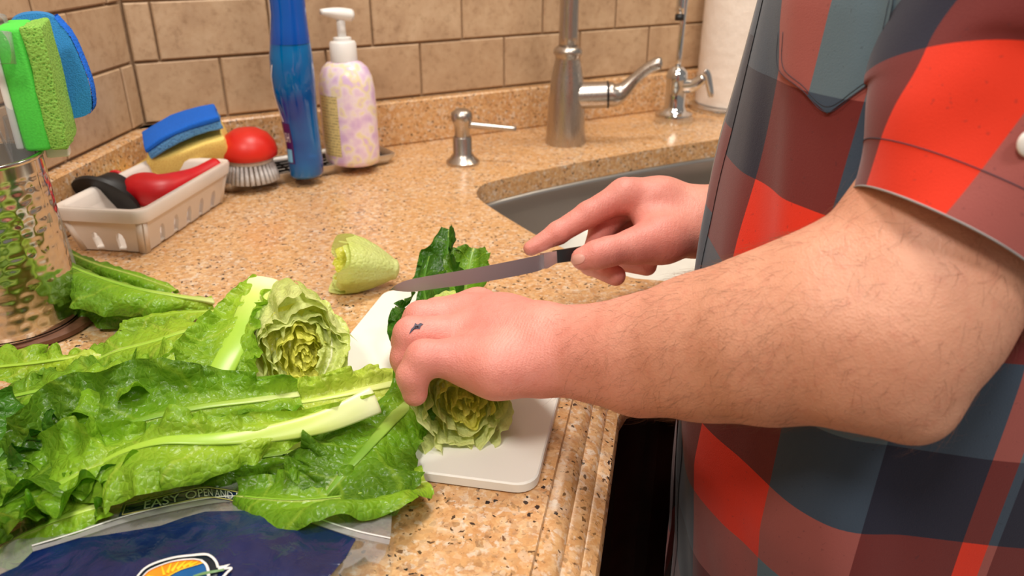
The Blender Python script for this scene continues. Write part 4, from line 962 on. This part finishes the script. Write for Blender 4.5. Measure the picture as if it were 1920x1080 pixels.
for rt, c0 in (('rib_white', srgb(228,234,182)), ('rib_green', srgb(206,218,142))):
    for tn_, (ca_, cb_) in TONES.items():
        t = NT('%s_%s' % (rt, tn_)); a_ = t.n('Attribute'); a_.attribute_name = 'leaf'; sp_ = t.n('SeparateXYZ'); t.l(a_.outputs['Vector'], sp_.inputs[0])
        t.base(t.ramp(t.math('ADD', sp_.outputs[0], t.math('MULTIPLY', t.noise(60, 2, t.coord()), .12)), [(.08, c0), (.28, ca_), (.6, cb_)])).set(Roughness=.34); RM[(rt, tn_)] = t.m
        t.p.inputs['Subsurface Weight'].default_value = .1; t.p.inputs['Subsurface Radius'].default_value = (.004, .006, .002)
def frame_path(P, up, roll):
    m = len(P); T = np.array([unit(P[min(i+1, m-1)]-P[max(i-1, 0)]) for i in range(m)]); B = []; N_ = []
    for i in range(m):
        u = np.asarray(up[i] if np.ndim(up) == 2 else up, float); b_ = unit(np.cross(T[i], u)); n_ = np.cross(b_, T[i]); r = math.radians(roll[i])
        B.append(b_*math.cos(r)+n_*math.sin(r)); N_.append(n_*math.cos(r)-b_*math.sin(r))
    return T, np.array(B), np.array(N_)
def leaf(label, spine, wr, wl, tone, up=(0, 0, 1), roll=(0,), cr=(30,), cl=(30,), ruffle=.010, crinkle=.0030, rib=(.010, .002), seed=1, freq=5, ns=120, nt=33, rib_tone='rib_green', zmin=.0012, group='loose lettuce leaves heaped on the worktop', name='lettuce_leaf', cat='lettuce leaf', parent=None, wrap=.0):
    """spine from cut base to tip; wr / wl half widths right and left of the walking direction; cr / cl edge curl in degrees (up is positive)"""
    P = catmull(spine, ns); s = np.linspace(0, 1, ns); smp = lambda a_: np.interp(s, np.linspace(0, 1, len(a_)), a_)
    Lg = np.linalg.norm(np.diff(P, axis=0), axis=1).sum()
    T, B, N_ = frame_path(P, up, smp(roll)); WR, WL, CR, CL = smp(wr), smp(wl), np.radians(smp(cr)), np.radians(smp(cl))
    tt_ = np.linspace(-1, 1, 2*nt-1); Sg, Tg = np.meshgrid(s, tt_, indexing='ij'); V = np.zeros(Sg.shape+(3,)); E = np.abs(Tg)
    W = np.where(Tg > 0, WR[:, None], WL[:, None]); sg = np.sign(Tg); C_ = np.where(Tg > 0, CR[:, None], CL[:, None])
    W = W*(1+.10*noise(Sg*9, sg*3, 0, seed)+.025*noise(Sg*40, sg*3, 0, seed+1))
    C_ = C_*(1+.35*noise(Sg*3.2, sg*5, 0, seed+2)); C_ = np.where(np.abs(C_) < 1e-3, 1e-3, C_)
    # ruffled margins carry extra length: the outer part waves across the blade normal
    lat = W*np.sin(C_*E)/C_; hei = W*(1-np.cos(C_*E))/C_
    ph = 2*math.pi*(freq*Sg)+2.2*noise(Sg*4, sg*2, 0, seed+3)+sg*1.3
    ruf = ruffle*E**2.0*(np.sin(ph)*.8+.7*noise(Sg*freq*2.3, sg*4+E*1.5, 0, seed+4)) + ruffle*.22*E**4*np.sin(ph*2.7+1.1)
    xs_, ys_ = Sg*Lg/.017, Tg*W/.017
    vein = (Sg*Lg-E*W*.75)/.021
    vf = np.abs(vein-np.floor(vein)-.5)*2                      # 1 on the side veins
    bul = 1-np.clip(vf, 0, 1)**4
    crk = crinkle*np.clip(E*2.2, 0, 1)*(1.0*noise(xs_, ys_, 0, seed+5)+.75*np.abs(noise(xs_*1.9, ys_*1.9, 0, seed+6))+.35*noise(xs_*4.1, ys_*4.1, 0, seed+7)+.55*bul-.4)
    big = .007*noise(Sg*Lg/.055, Tg*1.3, 0, seed+8)*np.clip(E*2, 0, 1)
    d = ruf+crk+big
    Bg, Ng = B[:, None, :], N_[:, None, :]
    nb = -np.sin(C_*E)*sg; nn = np.cos(C_*E)
    V = P[:, None, :] + Bg*(sg*lat + nb*d)[..., None] + Ng*(hei + nn*d)[..., None] + T[:, None, :]*(.004*E**2*noise(Sg*18, sg, 0, seed+9))[..., None]
    zq = V[..., 2]-zmin; V[..., 2] = zmin + .5*(zq+np.sqrt(zq*zq+.006**2))
    m2 = 2*nt-1; Vf = V.reshape(-1, 3)
    F = [(i*m2+j, (i+1)*m2+j, (i+1)*m2+j+1, i*m2+j+1) for i in range(ns-1) for j in range(m2-1)]
    th = parent if parent is not None else thing(name, label, cat, (P[ns//2][0], P[ns//2][1], max(0, V[..., 2].min())), group)
    o = part('blade' if parent is None else 'leaf', (Vf, F), LM[tone], th)
    setvec(o, 'leaf', np.c_[Sg.ravel(), E.ravel(), (vein*.5).ravel()])
    if rib and rib[0] > 0:
        k = int(ns*.93); Rr = rib[1]+(rib[0]-rib[1])*(1-np.linspace(0, 1, k))**1.6; vv = []; nr = 12
        for i in range(k):
            for q in range(nr):
                a_ = 2*math.pi*q/nr; c_, s2 = math.cos(a_), math.sin(a_)
                vv.append(P[i]+B[i]*Rr[i]*c_+N_[i]*(Rr[i]*(.22*s2 if s2 > 0 else .55*s2)+.0006))
        vv = np.array(vv); vv[:, 2] = np.maximum(vv[:, 2], .0008)
        fr = [(i*nr+q, i*nr+(q+1) % nr, (i+1)*nr+(q+1) % nr, (i+1)*nr+q) for i in range(k-1) for q in range(nr)]+[tuple(range(nr-1, -1, -1)), tuple((k-1)*nr+q for q in range(nr))]
        ro = part('midrib', (vv, fr), RM[(rib_tone, tone)], th if parent is None else o); setvec(ro, 'leaf', np.c_[np.repeat(np.linspace(0, 1, k), nr), np.zeros(k*nr), np.zeros(k*nr)])
    return th
GL = 'loose lettuce leaves heaped on the worktop'
# front leaf: long, folded, white rib base towards the cutting board
leaf('long folded lettuce leaf with a broad white cut rib pointing at the board', [at(704, 750, .046), at(610, 790, .045), at(500, 814, .047), at(400, 824, .052), at(300, 828, .054), at(215, 855, .046), at(150, 900, .032)],
     (.005, .010, .014, .016, .018, .020, .010), (.004, .007, .013, .024, .033, .034, .016), 'light', roll=(50, 46, 36, 22, 14, 8, 0), cr=(8, 15, 10, -10, -30, -40), cl=(-20, -25, -30, -45, -55, -50), ruffle=.004, crinkle=.0018, rib=(.0095, .002), seed=11, freq=9, rib_tone='rib_white')
# deep green leaf lying behind it, cupped, showing its dark inside
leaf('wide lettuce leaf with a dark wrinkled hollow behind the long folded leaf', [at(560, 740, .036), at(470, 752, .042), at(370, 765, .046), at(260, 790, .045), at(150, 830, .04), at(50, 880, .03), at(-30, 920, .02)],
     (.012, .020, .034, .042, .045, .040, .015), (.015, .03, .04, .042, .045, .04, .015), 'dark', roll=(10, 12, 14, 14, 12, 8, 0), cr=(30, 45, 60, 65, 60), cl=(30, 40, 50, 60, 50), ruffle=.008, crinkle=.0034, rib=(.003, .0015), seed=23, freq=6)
# leaf in the right foreground with branching pale rib and curled front edge
leaf('big green lettuce leaf with pale branching rib and curled front edge beside the board', [at(790, 735, .024), at(745, 778, .026), at(705, 822, .027), at(665, 867, .027), at(630, 905, .024), at(600, 945, .016)],
     (.016, .026, .034, .037, .040, .03), (.016, .026, .034, .040, .040, .02), 'dark', roll=(-8, -6, -4, 0, 4, 4), cr=(5, 8, 10, 20, 40), cl=(-30, -35, -40, -40, -20), ruffle=.011, crinkle=.0026, rib=(.0075, .0018), seed=37, freq=3, rib_tone='rib_green')
leaf('smooth curled lettuce leaf tip lying over the bag at the front', [at(800, 905, .012), at(730, 915, .020), at(650, 930, .024), at(560, 938, .026), at(490, 935, .025), at(440, 930, .020)],
     (.012, .020, .024, .026, .024, .010), (.012, .022, .026, .026, .024, .010), 'mid', roll=(-15, -22, -26, -22, -14, -6), cr=(40, 60, 70, 60, 40), cl=(-25, -40, -45, -40, -30), ruffle=.006, crinkle=.0010, rib=(.0018, .0008), seed=41, freq=3)
# bright leaf running to the hand
leaf('bright yellow-green lettuce leaf running from the heap to the fingers', [at(762, 715, .026), at(690, 730, .030), at(620, 745, .032), at(540, 757, .032), at(450, 760, .030)],
     (.014, .018, .019, .018, .012), (.012, .02, .026, .03, .02), 'pale', roll=(12, 16, 18, 14, 8), cr=(20, 30, 35, 30), cl=(-20, -30, -30, -20), ruffle=.005, crinkle=.0028, rib=(.0035, .0015), seed=53, freq=6)
# upright leaf with a broad pale rib
leaf('upright lettuce leaf with a broad pale rib standing against the lettuce heart', [cp(494, 524, .632), cp(477, 565, .612), cp(457, 610, .590), cp(434, 660, .567), cp(405, 715, .548)],
     (.008, .020, .030, .036, .036), (.006, .012, .018, .022, .024), 'light', up=(.1, -.85, .55), roll=(0, 0, 0, 0, 0), cr=(30, 40, 40, 30), cl=(60, 70, 70, 50), ruffle=.004, crinkle=.0026, rib=(.0125, .009), seed=61, freq=7, rib_tone='rib_white')
# leaves pointing left behind
leaf('pale green lettuce leaf with a yellow rib pointing at the canister', [at(450, 640, .046), at(410, 622, .050), at(350, 622, .050), at(290, 640, .046), at(220, 660, .040), at(160, 685, .03)],
     (.02, .034, .040, .040, .036, .02), (.02, .03, .036, .038, .032, .02), 'light', roll=(-6, -8, -8, -6, 0, 4), cr=(-20, -20, -30, -40), cl=(-20, -30, -40, -50), ruffle=.006, crinkle=.0026, rib=(.0065, .002), seed=71, freq=6, rib_tone='rib_white')
leaf('long flat green lettuce leaf edge at the very back of the heap', [at(500, 590, .035), at(410, 585, .035), at(320, 590, .032), at(230, 610, .025)],
     (.012, .018, .02, .012), (.012, .016, .018, .01), 'light', roll=(-10, -10, -8, -4), cr=(-15, -25, -30), cl=(-20, -30, -30), ruffle=.004, crinkle=.0018, rib=(.005, .002), seed=77, freq=6)
leaf('crumpled pale lettuce leaf draped below the canister', [at(330, 690, .052), at(250, 700, .054), at(170, 715, .05), at(90, 730, .044), at(20, 745, .04), at(-50, 765, .03)],
     (.025, .040, .044, .042, .04, .03), (.02, .034, .040, .040, .036, .03), 'mid', roll=(-4, -6, -6, -4, 0, 0), cr=(-20, -35, -45, -40), cl=(-20, -30, -40, -40), ruffle=.009, crinkle=.0040, rib=(.005, .002), seed=83, freq=6)
leaf('pale ridged lettuce leaf against the foot of the canister', [at(190, 668, .035), at(130, 672, .036), at(60, 682, .034), at(-20, 690, .03)],
     (.016, .022, .024, .02), (.014, .018, .018, .014), 'light', roll=(-8, -8, -6, 0), cr=(-20, -30, -30), cl=(-20, -30, -40), ruffle=.006, crinkle=.0034, rib=(.004, .002), seed=89, freq=5)
leaf('dark folded lettuce leaf at the left edge of the heap', [at(120, 770, .03), at(60, 800, .034), at(10, 840, .034), at(-30, 890, .03)],
     (.02, .035, .04, .03), (.02, .03, .035, .03), 'deep', roll=(0, 8, 10, 10), cr=(30, 40, 40), cl=(30, 40, 40), ruffle=.008, crinkle=.0030, rib=(.004, .002), seed=97, freq=4)
leaf('curly lettuce leaf bunched in the lower left corner', [at(290, 838, .040), at(220, 866, .042), at(150, 892, .040), at(80, 928, .034), at(15, 972, .026), at(-40, 1020, .018)],
     (.018, .034, .040, .042, .040, .03), (.010, .016, .018, .026, .032, .02), 'mid', roll=(10, 6, 0, -4, -6, -6), cr=(30, 60, 80, 70), cl=(20, 50, 70, 60), ruffle=.009, crinkle=.0036, rib=(.005, .002), seed=101, freq=4)
leaf('folded lettuce leaf tip with a turned edge above the bag label', [at(400, 845, .030), at(340, 868, .034), at(270, 890, .034), at(210, 925, .028), at(178, 960, .018), at(160, 995, .010)],
     (.012, .022, .026, .026, .022, .008), (.010, .018, .022, .022, .020, .010), 'mid', roll=(0, 10, 18, 22, 20, 12), cr=(-30, -50, -60, -60), cl=(30, 50, 60, 50), ruffle=.007, crinkle=.0022, rib=(.004, .0015), seed=109, freq=4)
leaf('small ruffled lettuce leaf at the bottom left on the bag edge', [at(200, 945, .026), at(150, 960, .028), at(95, 980, .026), at(40, 1005, .020), at(-10, 1035, .010)],
     (.014, .026, .030, .028, .010), (.010, .016, .020, .020, .010), 'mid', roll=(0, 0, -4, -6, -6), cr=(40, 60, 70, 50), cl=(-20, -30, -30, -20), ruffle=.006, crinkle=.0026, rib=(.003, .0012), seed=113, freq=5)
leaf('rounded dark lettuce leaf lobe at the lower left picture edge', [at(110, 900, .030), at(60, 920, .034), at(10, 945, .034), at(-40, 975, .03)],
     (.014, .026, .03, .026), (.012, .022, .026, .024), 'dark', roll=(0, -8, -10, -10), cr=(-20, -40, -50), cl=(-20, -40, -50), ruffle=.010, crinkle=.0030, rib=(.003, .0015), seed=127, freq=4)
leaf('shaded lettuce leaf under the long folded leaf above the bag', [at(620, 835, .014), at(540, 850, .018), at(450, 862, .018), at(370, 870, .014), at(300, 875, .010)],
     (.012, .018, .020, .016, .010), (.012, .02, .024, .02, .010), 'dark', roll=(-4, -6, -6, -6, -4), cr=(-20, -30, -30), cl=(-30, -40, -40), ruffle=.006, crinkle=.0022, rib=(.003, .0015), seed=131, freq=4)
# ------------------------------------------------------------------ rosettes: cut lettuce hearts
def heart(root, face, axis, up, R, L, layers, seed, flare=.05, taper=.75, tone_out='pale', squash=1.0, face_wob=.003, shear=.6):
    """concentric wrinkled leaves around an axis that starts at a cut face and runs away from the viewer"""
    ax_ = unit(axis); X_ = unit(np.cross(up, ax_)); Y_ = np.cross(ax_, X_); rg_ = np.random.default_rng(seed)
    for k in range(layers):
        f = (k+.6)/layers; r0 = R*f; span = rg_.uniform(1.0, 1.45)*math.pi if k else 2*math.pi; a0 = k*2.4+rg_.uniform(-.3, .3); nu_ = int(40+60*f); nv_ = 26
        def fn(u, v_, r0=r0, span=span, a0=a0, k=k, f=f):
            a_ = a0+span*(u-.5)
            wv = .10*np.sin(a_*5+k)+.16*noise(a_*2.2, v_*1.5+k, 0, seed+k)+.10*noise(a_*6, v_*3+k, 0, seed+k+40)
            r = r0*(1+wv*(.35+.65*np.exp(-v_*2.5))*1.0)+R*.10*np.abs(2*u-1)**3 + .0012*noise(a_*r0/.004, v_*L/.008, 0, seed+k)
            tp = 1-(1-taper)*v_**1.5 + flare*(1-v_)**4*(.4+.6*f)
            z = v_*L + face_wob*noise(a_*3, k*1.0, 0, seed+9)*(1-v_) + shear*r0*np.sin(a_)*squash*(1-v_) + .12*R*(1-f)*(1-v_)
            r = r*tp
            return face + np.outer(r*np.cos(a_), X_) + np.outer(r*np.sin(a_)*squash, Y_) + np.outer(z, ax_)
        V, F = grid(fn, nu_, nv_); uu, vv_ = np.meshgrid(np.linspace(0, 1, nu_), np.linspace(0, 1, nv_), indexing='ij')
        V[:, 2] = np.maximum(V[:, 2], .001)
        o = part('leaf', (V, F), LM[tone_out] if f > .5 else LM['heart'], root)
        setvec(o, 'leaf', np.c_[vv_.ravel()*.5, .25+.5*np.abs(uu.ravel()-.5), uu.ravel()*7])
def core(root, face, axis, up, R, depth, shear, m):
    ax_ = unit(axis); X_ = unit(np.cross(up, ax_)); Y_ = np.cross(ax_, X_)
    def fn(u, v_):
        a_ = u*2*math.pi; r = R*v_; z = depth + shear*r*np.sin(a_) + .002*noise(np.cos(a_)*r/.006, np.sin(a_)*r/.006, 0, 3)+.0015*np.sin(r/.0016+1.5*np.sin(a_*3))
        return face + np.outer(r*np.cos(a_), X_)+np.outer(r*np.sin(a_), Y_)+np.outer(z, ax_)
    o = part('core', grid(fn, 60, 24), m, root); n_ = len(o.data.vertices); setvec(o, 'leaf', np.c_[np.full(n_, .3), np.full(n_, .3), np.zeros(n_)])
LM['heart'] = leaf_material('leaf_heart', srgb(206,218,60), srgb(226,228,84), srgb(236,236,120), srgb(242,240,166))
LM['blanch'] = leaf_material('leaf_blanch', srgb(206,224,108), srgb(222,234,138), srgb(232,240,166), srgb(240,244,200))
hf = at(574, 676, .038)
h1 = thing('lettuce_heart', 'cut lettuce heart showing its yellow rosette beside the upright leaf', 'lettuce', (hf[0], hf[1]+.05, .001))
heart(h1, hf, (-.35, .85, .05), (0, 0, 1), .036, .085, 14, 7, tone_out='blanch', flare=.04, taper=.7, shear=.75)
core(h1, hf, (-.35, .85, .05), (0, 0, 1), .030, .016, .75, LM['heart'])
leaf('', [cp(588, 582, .612), cp(616, 618, .596), cp(622, 665, .580), cp(604, 712, .570)], (.010, .014, .015, .010), (.010, .014, .014, .008), 'blanch', up=(.45, -.5, .74), cr=(40, 50), cl=(30, 40), ruffle=.002, crinkle=.001, rib=None, seed=140, parent=h1)
leaf('', [cp(618, 612, .606), cp(590, 590, .612), cp(550, 586, .615), cp(515, 600, .615)], (.010, .014, .014, .010), (.010, .012, .012, .010), 'blanch', up=(.1, -.5, .85), cr=(20, 30), cl=(-30, -40), ruffle=.002, crinkle=.001, rib=None, seed=143, parent=h1)
gf = at(876, 760, .036)
h2 = thing('romaine_lettuce', 'romaine lettuce head on the white board gripped by the hand', 'lettuce', (gf[0], gf[1]+.08, BT))
def lay(px, py, d): return cp(px, py, d)
heart(h2, gf, (-.16, .98, .07), (0, 0, 1), .0325, .115, 14, 19, tone_out='blanch', flare=.10, taper=.8, squash=.95, shear=.7)
core(h2, gf, (-.16, .98, .07), (0, 0, 1), .027, .016, .7, LM['heart'])
leaf('', [cp(862, 640, .60), cp(842, 560, .665), cp(838, 500, .70), cp(842, 430, .72)], (.016, .030, .032, .010), (.016, .028, .030, .010), 'deep', up=(-.3, -.8, .55), roll=(0, 0, 10, 14), cr=(30, 50, 50), cl=(50, 60, 60), ruffle=.003, crinkle=.0008, rib=(.0028, .001), seed=151, parent=h2, freq=3)
leaf('', [cp(850, 640, .60), cp(805, 580, .65), cp(795, 530, .685), cp(805, 480, .705)], (.014, .024, .024, .012), (.014, .024, .022, .010), 'deep', up=(-.5, -.7, .5), roll=(0, 0, 0, 0), cr=(-30, -40), cl=(-50, -50), ruffle=.003, crinkle=.0008, rib=(.0028, .001), seed=157, parent=h2, freq=3)
leaf('', [cp(880, 620, .60), cp(872, 550, .66), cp(880, 500, .69), cp(888, 465, .705)], (.014, .022, .022, .012), (.014, .024, .024, .012), 'dark', up=(0, -.8, .6), roll=(0, 0, 0, 0), cr=(20, 30), cl=(20, 30), ruffle=.002, crinkle=.0008, rib=(.0022, .001), seed=163, parent=h2, freq=3)
leaf('', [cp(830, 690, .57), cp(775, 640, .59), cp(752, 600, .61), cp(758, 560, .635)], (.012, .016, .016, .006), (.010, .014, .014, .006), 'deep', up=(-.7, -.6, .4), roll=(0, 0, 0, 0), cr=(30, 50), cl=(40, 60), ruffle=.005, crinkle=.0014, rib=(.002, .001), seed=167, parent=h2, freq=3)
# cut-off stem end lying on the worktop
sf = at(634, 508, .030)+np.array([0, .018, 0]); se = at(749, 503, .018)+np.array([0, -.004, 0])
h3 = thing('lettuce_stem_end', 'pale cut-off lettuce stem end lying on the granite behind the board', 'lettuce', (sf[0]+.03, sf[1], .001))
def stem(k, seedk, amp, f):
    ax_ = unit(se-sf); Ls = np.linalg.norm(se-sf); X_ = unit(np.cross((0, 0, 1), ax_)); Y_ = np.cross(ax_, X_)
    def fn(u, v_):
        a_ = u*2*math.pi; prf = np.interp(v_, [0, .25, .5, .75, .88, .96, 1.0], [.0315, .029, .0235, .0160, .0115, .0105, .004])*f
        lob = 1+amp*(1-v_)**.7*(.5*np.cos(3*a_+seedk)+.7*noise(np.cos(a_)*1.4, np.sin(a_)*1.4, k, seedk))
        z = v_*Ls - .010*(1-v_)*(noise(np.cos(a_)*2, np.sin(a_)*2, 0, seedk+3))
        q = sf + np.outer(prf*lob*np.cos(a_), X_)+np.outer(prf*lob*np.sin(a_)*.92, Y_)+np.outer(z, ax_); q[:, 2] = np.maximum(q[:, 2], .0012); return q
    V, F = grid(fn, 72, 40); uu, vv_ = np.meshgrid(np.linspace(0, 1, 72), np.linspace(0, 1, 40), indexing='ij')
    return (V, F), np.c_[.45*(1-vv_.ravel()), .25+0*vv_.ravel(), uu.ravel()*9]
for k, (f, am) in enumerate(((1.0, .16), (.82, .22), (.64, .25), (.45, .25), (.25, .2))):
    VF, at3 = stem(k, 5+k, am, f); o = part('leaf_base', VF, LM['blanch'] if k < 2 else LM['heart'], h3); setvec(o, 'leaf', at3)
# whole romaine head lying behind the canister
h4 = thing('romaine_lettuce', 'green lettuce head lying half hidden behind the canister', 'lettuce', at(240, 560, 0))
leaf('', [at(400, 565, .022), at(330, 555, .034), at(250, 540, .042), at(170, 515, .046), at(110, 490, .045)], (.012, .022, .030, .034, .030), (.010, .024, .034, .038, .034), 'mid', roll=(0, -10, -14, -14, -10), cr=(-90, -110, -110, -100), cl=(-100, -120, -120, -110), ruffle=.003, crinkle=.0018, rib=(.006, .002), seed=171, parent=h4)
leaf('', [at(380, 575, .010), at(310, 580, .016), at(230, 575, .020), at(150, 555, .022), at(100, 540, .02)], (.010, .018, .022, .026, .022), (.010, .020, .024, .026, .022), 'dark', roll=(10, 14, 18, 18, 10), cr=(-50, -60, -70), cl=(-60, -70, -60), ruffle=.004, crinkle=.0018, rib=(.005, .002), seed=173, parent=h4)
leaf('', [at(330, 545, .018), at(260, 520, .026), at(180, 495, .03), at(120, 470, .03)], (.010, .018, .022, .02), (.010, .018, .022, .02), 'dark', roll=(0, 0, 0, 0), cr=(-60, -80, -70), cl=(-60, -80, -70), ruffle=.004, crinkle=.0018, rib=None, seed=179, parent=h4)
# ------------------------------------------------------------------ printed produce bag in the foreground
def smooth(e0, e1, x): u = np.clip((x-e0)/(e1-e0), 0, 1); return u*u*(3-2*u)
BGX, BGY = at(400, 1080, .02)[:2]
def bag_z(x, y):
    x = np.asarray(x, float); y = np.asarray(y, float)
    dx = (x-BGX)/.16; dy = (y-(BGY-.03))/.10
    pil = .030*np.exp(-(dx*dx)**1.5-(dy*dy)**1.3)
    wr = .0016*noise(x/.022+y/.05, y/.020, 0, 3)+.0011*np.abs(noise(x/.012, y/.030, 0, 4))+.0006*noise(x/.006, y/.006, 0, 5)
    return .0035 + pil + wr*smooth(.0, .006, pil+.003)
def bagv(P, off=0.0):                       # many pixels at once onto the bag surface
    P = np.atleast_2d(np.asarray(P, float)); a = (P[:, 0]-960)/FPX; b = -(P[:, 1]-540)/FPX
    D = np.c_[a, CT+b*ST, -ST+b*CT]; z = np.full(len(P), .01)
    for _ in range(10):
        t_ = (z-HC)/D[:, 2]; z = .6*z+.4*(bag_z(D[:, 0]*t_, D[:, 1]*t_)+off)
    t_ = (z-HC)/D[:, 2]; return np.c_[D[:, 0]*t_, D[:, 1]*t_, z]
def bagp(px, py, off=0.0): return bagv([(px, py)], off)[0]
bag = thing('produce_bag', 'clear zip bag with navy print lying under the lettuce leaves', 'bag', (BGX, BGY, 0))
ytop = [(-70, 1000), (100, 970), (230, 932), (330, 912), (440, 900), (560, 925), (660, 948), (737, 964)]
xr = [(900, 738), (1000, 733), (1040, 722), (1080, 692), (1180, 620)]
def pxgrid(fx, nu, nv, off):
    V = []
    for i in range(nu):
        for j in range(nv): V.append(fx(i/(nu-1), j/(nv-1)))
    F = [(i*nv+j, (i+1)*nv+j, (i+1)*nv+j+1, i*nv+j+1) for i in range(nu-1) for j in range(nv-1)]
    return bagv(V, off), F
ip = lambda tab, q: float(np.interp(q, [a for a, b in tab], [b for a, b in tab]))
def film(u, v_):
    x = -70+(737+70)*u; y = ip(ytop, x); y = y+(1180-y)*v_
    return (-70+(ip(xr, y)+70)*u, y)
part('film', pxgrid(film, 90, 44, 0), M['clear_film'], bag)
part('back_film', (np.array([[p[0], p[1], .0006] for p in bagv([film(u, v_) for u in np.linspace(0, 1, 30) for v_ in np.linspace(0, 1, 12)])]), [(i*12+j, (i+1)*12+j, (i+1)*12+j+1, i*12+j+1) for i in range(29) for j in range(11)]), M['clear_film'], bag)
nt_ = [(-70, 1110), (38, 1062), (80, 1017), (190, 1004), (300, 986), (345, 970), (385, 959), (470, 957), (520, 966), (575, 978), (668, 1010)]
nr_ = [(1000, 668), (1012, 667), (1045, 648), (1085, 615), (1180, 540)]
def navy(u, v_):
    x = -70+(668+70)*u; y = ip(nt_, x); y = y+(1180-y)*v_
    return (-70+(ip(nr_, y)+70)*u, y)
pn = part('navy_print', pxgrid(navy, 110, 50, .0007), M['navy_film'], bag)
def stroke(path, w0, w1, m, off, name, n=40, par=None):
    P = catmull([(a, b, 0) for a, b in path], n)[:, :2]; T = np.gradient(P, axis=0); T /= np.linalg.norm(T, axis=1)[:, None]+1e-9; N_ = np.c_[-T[:, 1], T[:, 0]]
    W = np.linspace(w0, w1, n)[:, None]/2; V = []
    for a, b in zip(P+N_*W, P-N_*W): V += [a, b]
    return part(name, (bagv(V, off), [(2*i, 2*i+1, 2*i+3, 2*i+2) for i in range(n-1)]), m, par or bag)
def fill(up_, lo_, m, off, name, par=None, n=26, k=8):
    A = catmull([(a, b, 0) for a, b in up_], n)[:, :2]; B = catmull([(a, b, 0) for a, b in lo_], n)[:, :2]; V = []
    for a, b in zip(A, B):
        for j in range(k): V.append(a+(b-a)*j/(k-1))
    return part(name, (bagv(V, off), [(i*k+j, (i+1)*k+j, (i+1)*k+j+1, i*k+j+1) for i in range(n-1) for j in range(k-1)]), m, par or bag)
stroke([(60, 1028), (140, 1004), (230, 974), (330, 950), (430, 934), (520, 944), (600, 978), (668, 1000), (731, 1014)], 13, 14, M['zip_film'], .0016, 'zip_strip', 80)
stroke([(60, 1023), (140, 999), (230, 969), (330, 945), (430, 930), (520, 940), (600, 973), (668, 995), (732, 1009)], 2.2, 2.2, M['print_white'], .0022, 'zip_ridge', 80)
# the words on the zip band
lab_u = [(231, 945), (300, 929), (372, 913), (410, 914), (450, 921)]; lab_l = [(222, 969), (300, 953), (376, 936), (412, 936), (452, 944)]
lb = fill(lab_u, lab_l, M['navy_film'], .0018, 'label_band', None, 40, 6)
LU = catmull([(a, b, 0) for a, b in lab_u], 80)[:, :2]; LL = catmull([(a, b, 0) for a, b in lab_l], 80)[:, :2]
def labp(u, v_): i = min(max(u, 0), 1)*79; k = min(int(i), 78); f = i-k; a = LU[k]*(1-f)+LU[k+1]*f; b = LL[k]*(1-f)+LL[k+1]*f; return a+(b-a)*v_
border = [labp(u, .1) for u in np.linspace(.02, 1, 20)]
stroke(border, 1.8, 1.8, M['print_cream'], .0022, 'label_border', 60, lb)
stroke([labp(u, .9) for u in np.linspace(.02, 1, 20)], 1.8, 1.8, M['print_cream'], .0022, 'label_border', 60, lb)
stroke([labp(.02, .1), labp(.02, .5), labp(.02, .9)], 1.8, 1.8, M['print_cream'], .0022, 'label_border', 8, lb)
V, F = text_mesh('EASY OPEN AND RESEAL'); V = V-V.min(0); wmax, hmax = V[:, 0].max(), V[:, 1].max()
VT = bagv([labp(.15+1.12*a/wmax, .80-.62*b/hmax) for a, b, c in V], .0024); keep = [f for f in F if max(V[i, 0] for i in f)/wmax*1.12+.15 < .99]
part('label_lettering', (VT, keep), M['print_white'], lb, False)
# sunrise emblem
o_up = [(257, 1081), (271, 1066), (292, 1055), (327, 1045), (360, 1041), (385, 1039), (397, 1044), (405, 1053), (409, 1064)]
em = fill(o_up, [(250, 1112), (290, 1112), (320, 1112), (340, 1112), (360, 1112), (375, 1112), (390, 1112), (400, 1105), (409, 1075)], M['print_dark'], .0012, 'emblem_field')
stroke(o_up, 3.0, 5.0, M['print_white'], .0019, 'emblem_outline', 50, em)
in_up = [(267, 1081), (280, 1069), (305, 1058), (330, 1051), (360, 1048), (377, 1050)]; cv = [(300, 1095), (316, 1080), (336, 1069), (350, 1064), (364, 1060), (380, 1055)]
fill(in_up, cv, M['print_orange'], .0015, 'sun_field', em)
fill(cv+[(386, 1058)], [(330, 1112), (345, 1108), (358, 1100), (368, 1095), (378, 1088), (388, 1078), (391, 1072)], M['print_blue'], .0015, 'water_field', em)
for k, (x1, y1) in enumerate([(276, 1079), (303, 1061), (321, 1056), (335, 1053), (348, 1052), (361, 1052), (372, 1053)]):
    bx0, by0 = [(300, 1086), (308, 1078), (314, 1074), (322, 1071), (332, 1067), (343, 1063), (354, 1060)][k]
    stroke([(bx0, by0), ((bx0+x1)/2, (by0+y1)/2), (x1, y1)], 6, 1.5, M['print_yellow'], .0019, 'sun_ray', 10, em)
stroke(cv, 2.0, 1.6, M['print_yellow'], .0021, 'horizon_line', 40, em)
stroke(in_up, 1.6, 2.6, M['print_white'], .0021, 'emblem_inner_outline', 40, em)
stroke([(377, 1050), (386, 1058), (390, 1068), (391, 1080)], 4.0, 6.0, M['print_white'], .0021, 'emblem_inner_outline', 20, em)
fill([(362, 1079), (383, 1072), (402, 1069), (419, 1066)], [(362, 1082), (385, 1077), (404, 1073), (420, 1070)], M['print_green'], .0023, 'leaf_stripe', em, 14, 4)
fill([(409, 1062), (420, 1060), (432, 1057)], [(409, 1068), (418, 1066), (425, 1063)], M['print_white'], .0023, 'emblem_point', em, 10, 4)
stroke([(420, 1066), (434, 1065), (426, 1073), (417, 1083)], 3.4, 4.5, M['print_white'], .0025, 'emblem_point', 24, em)
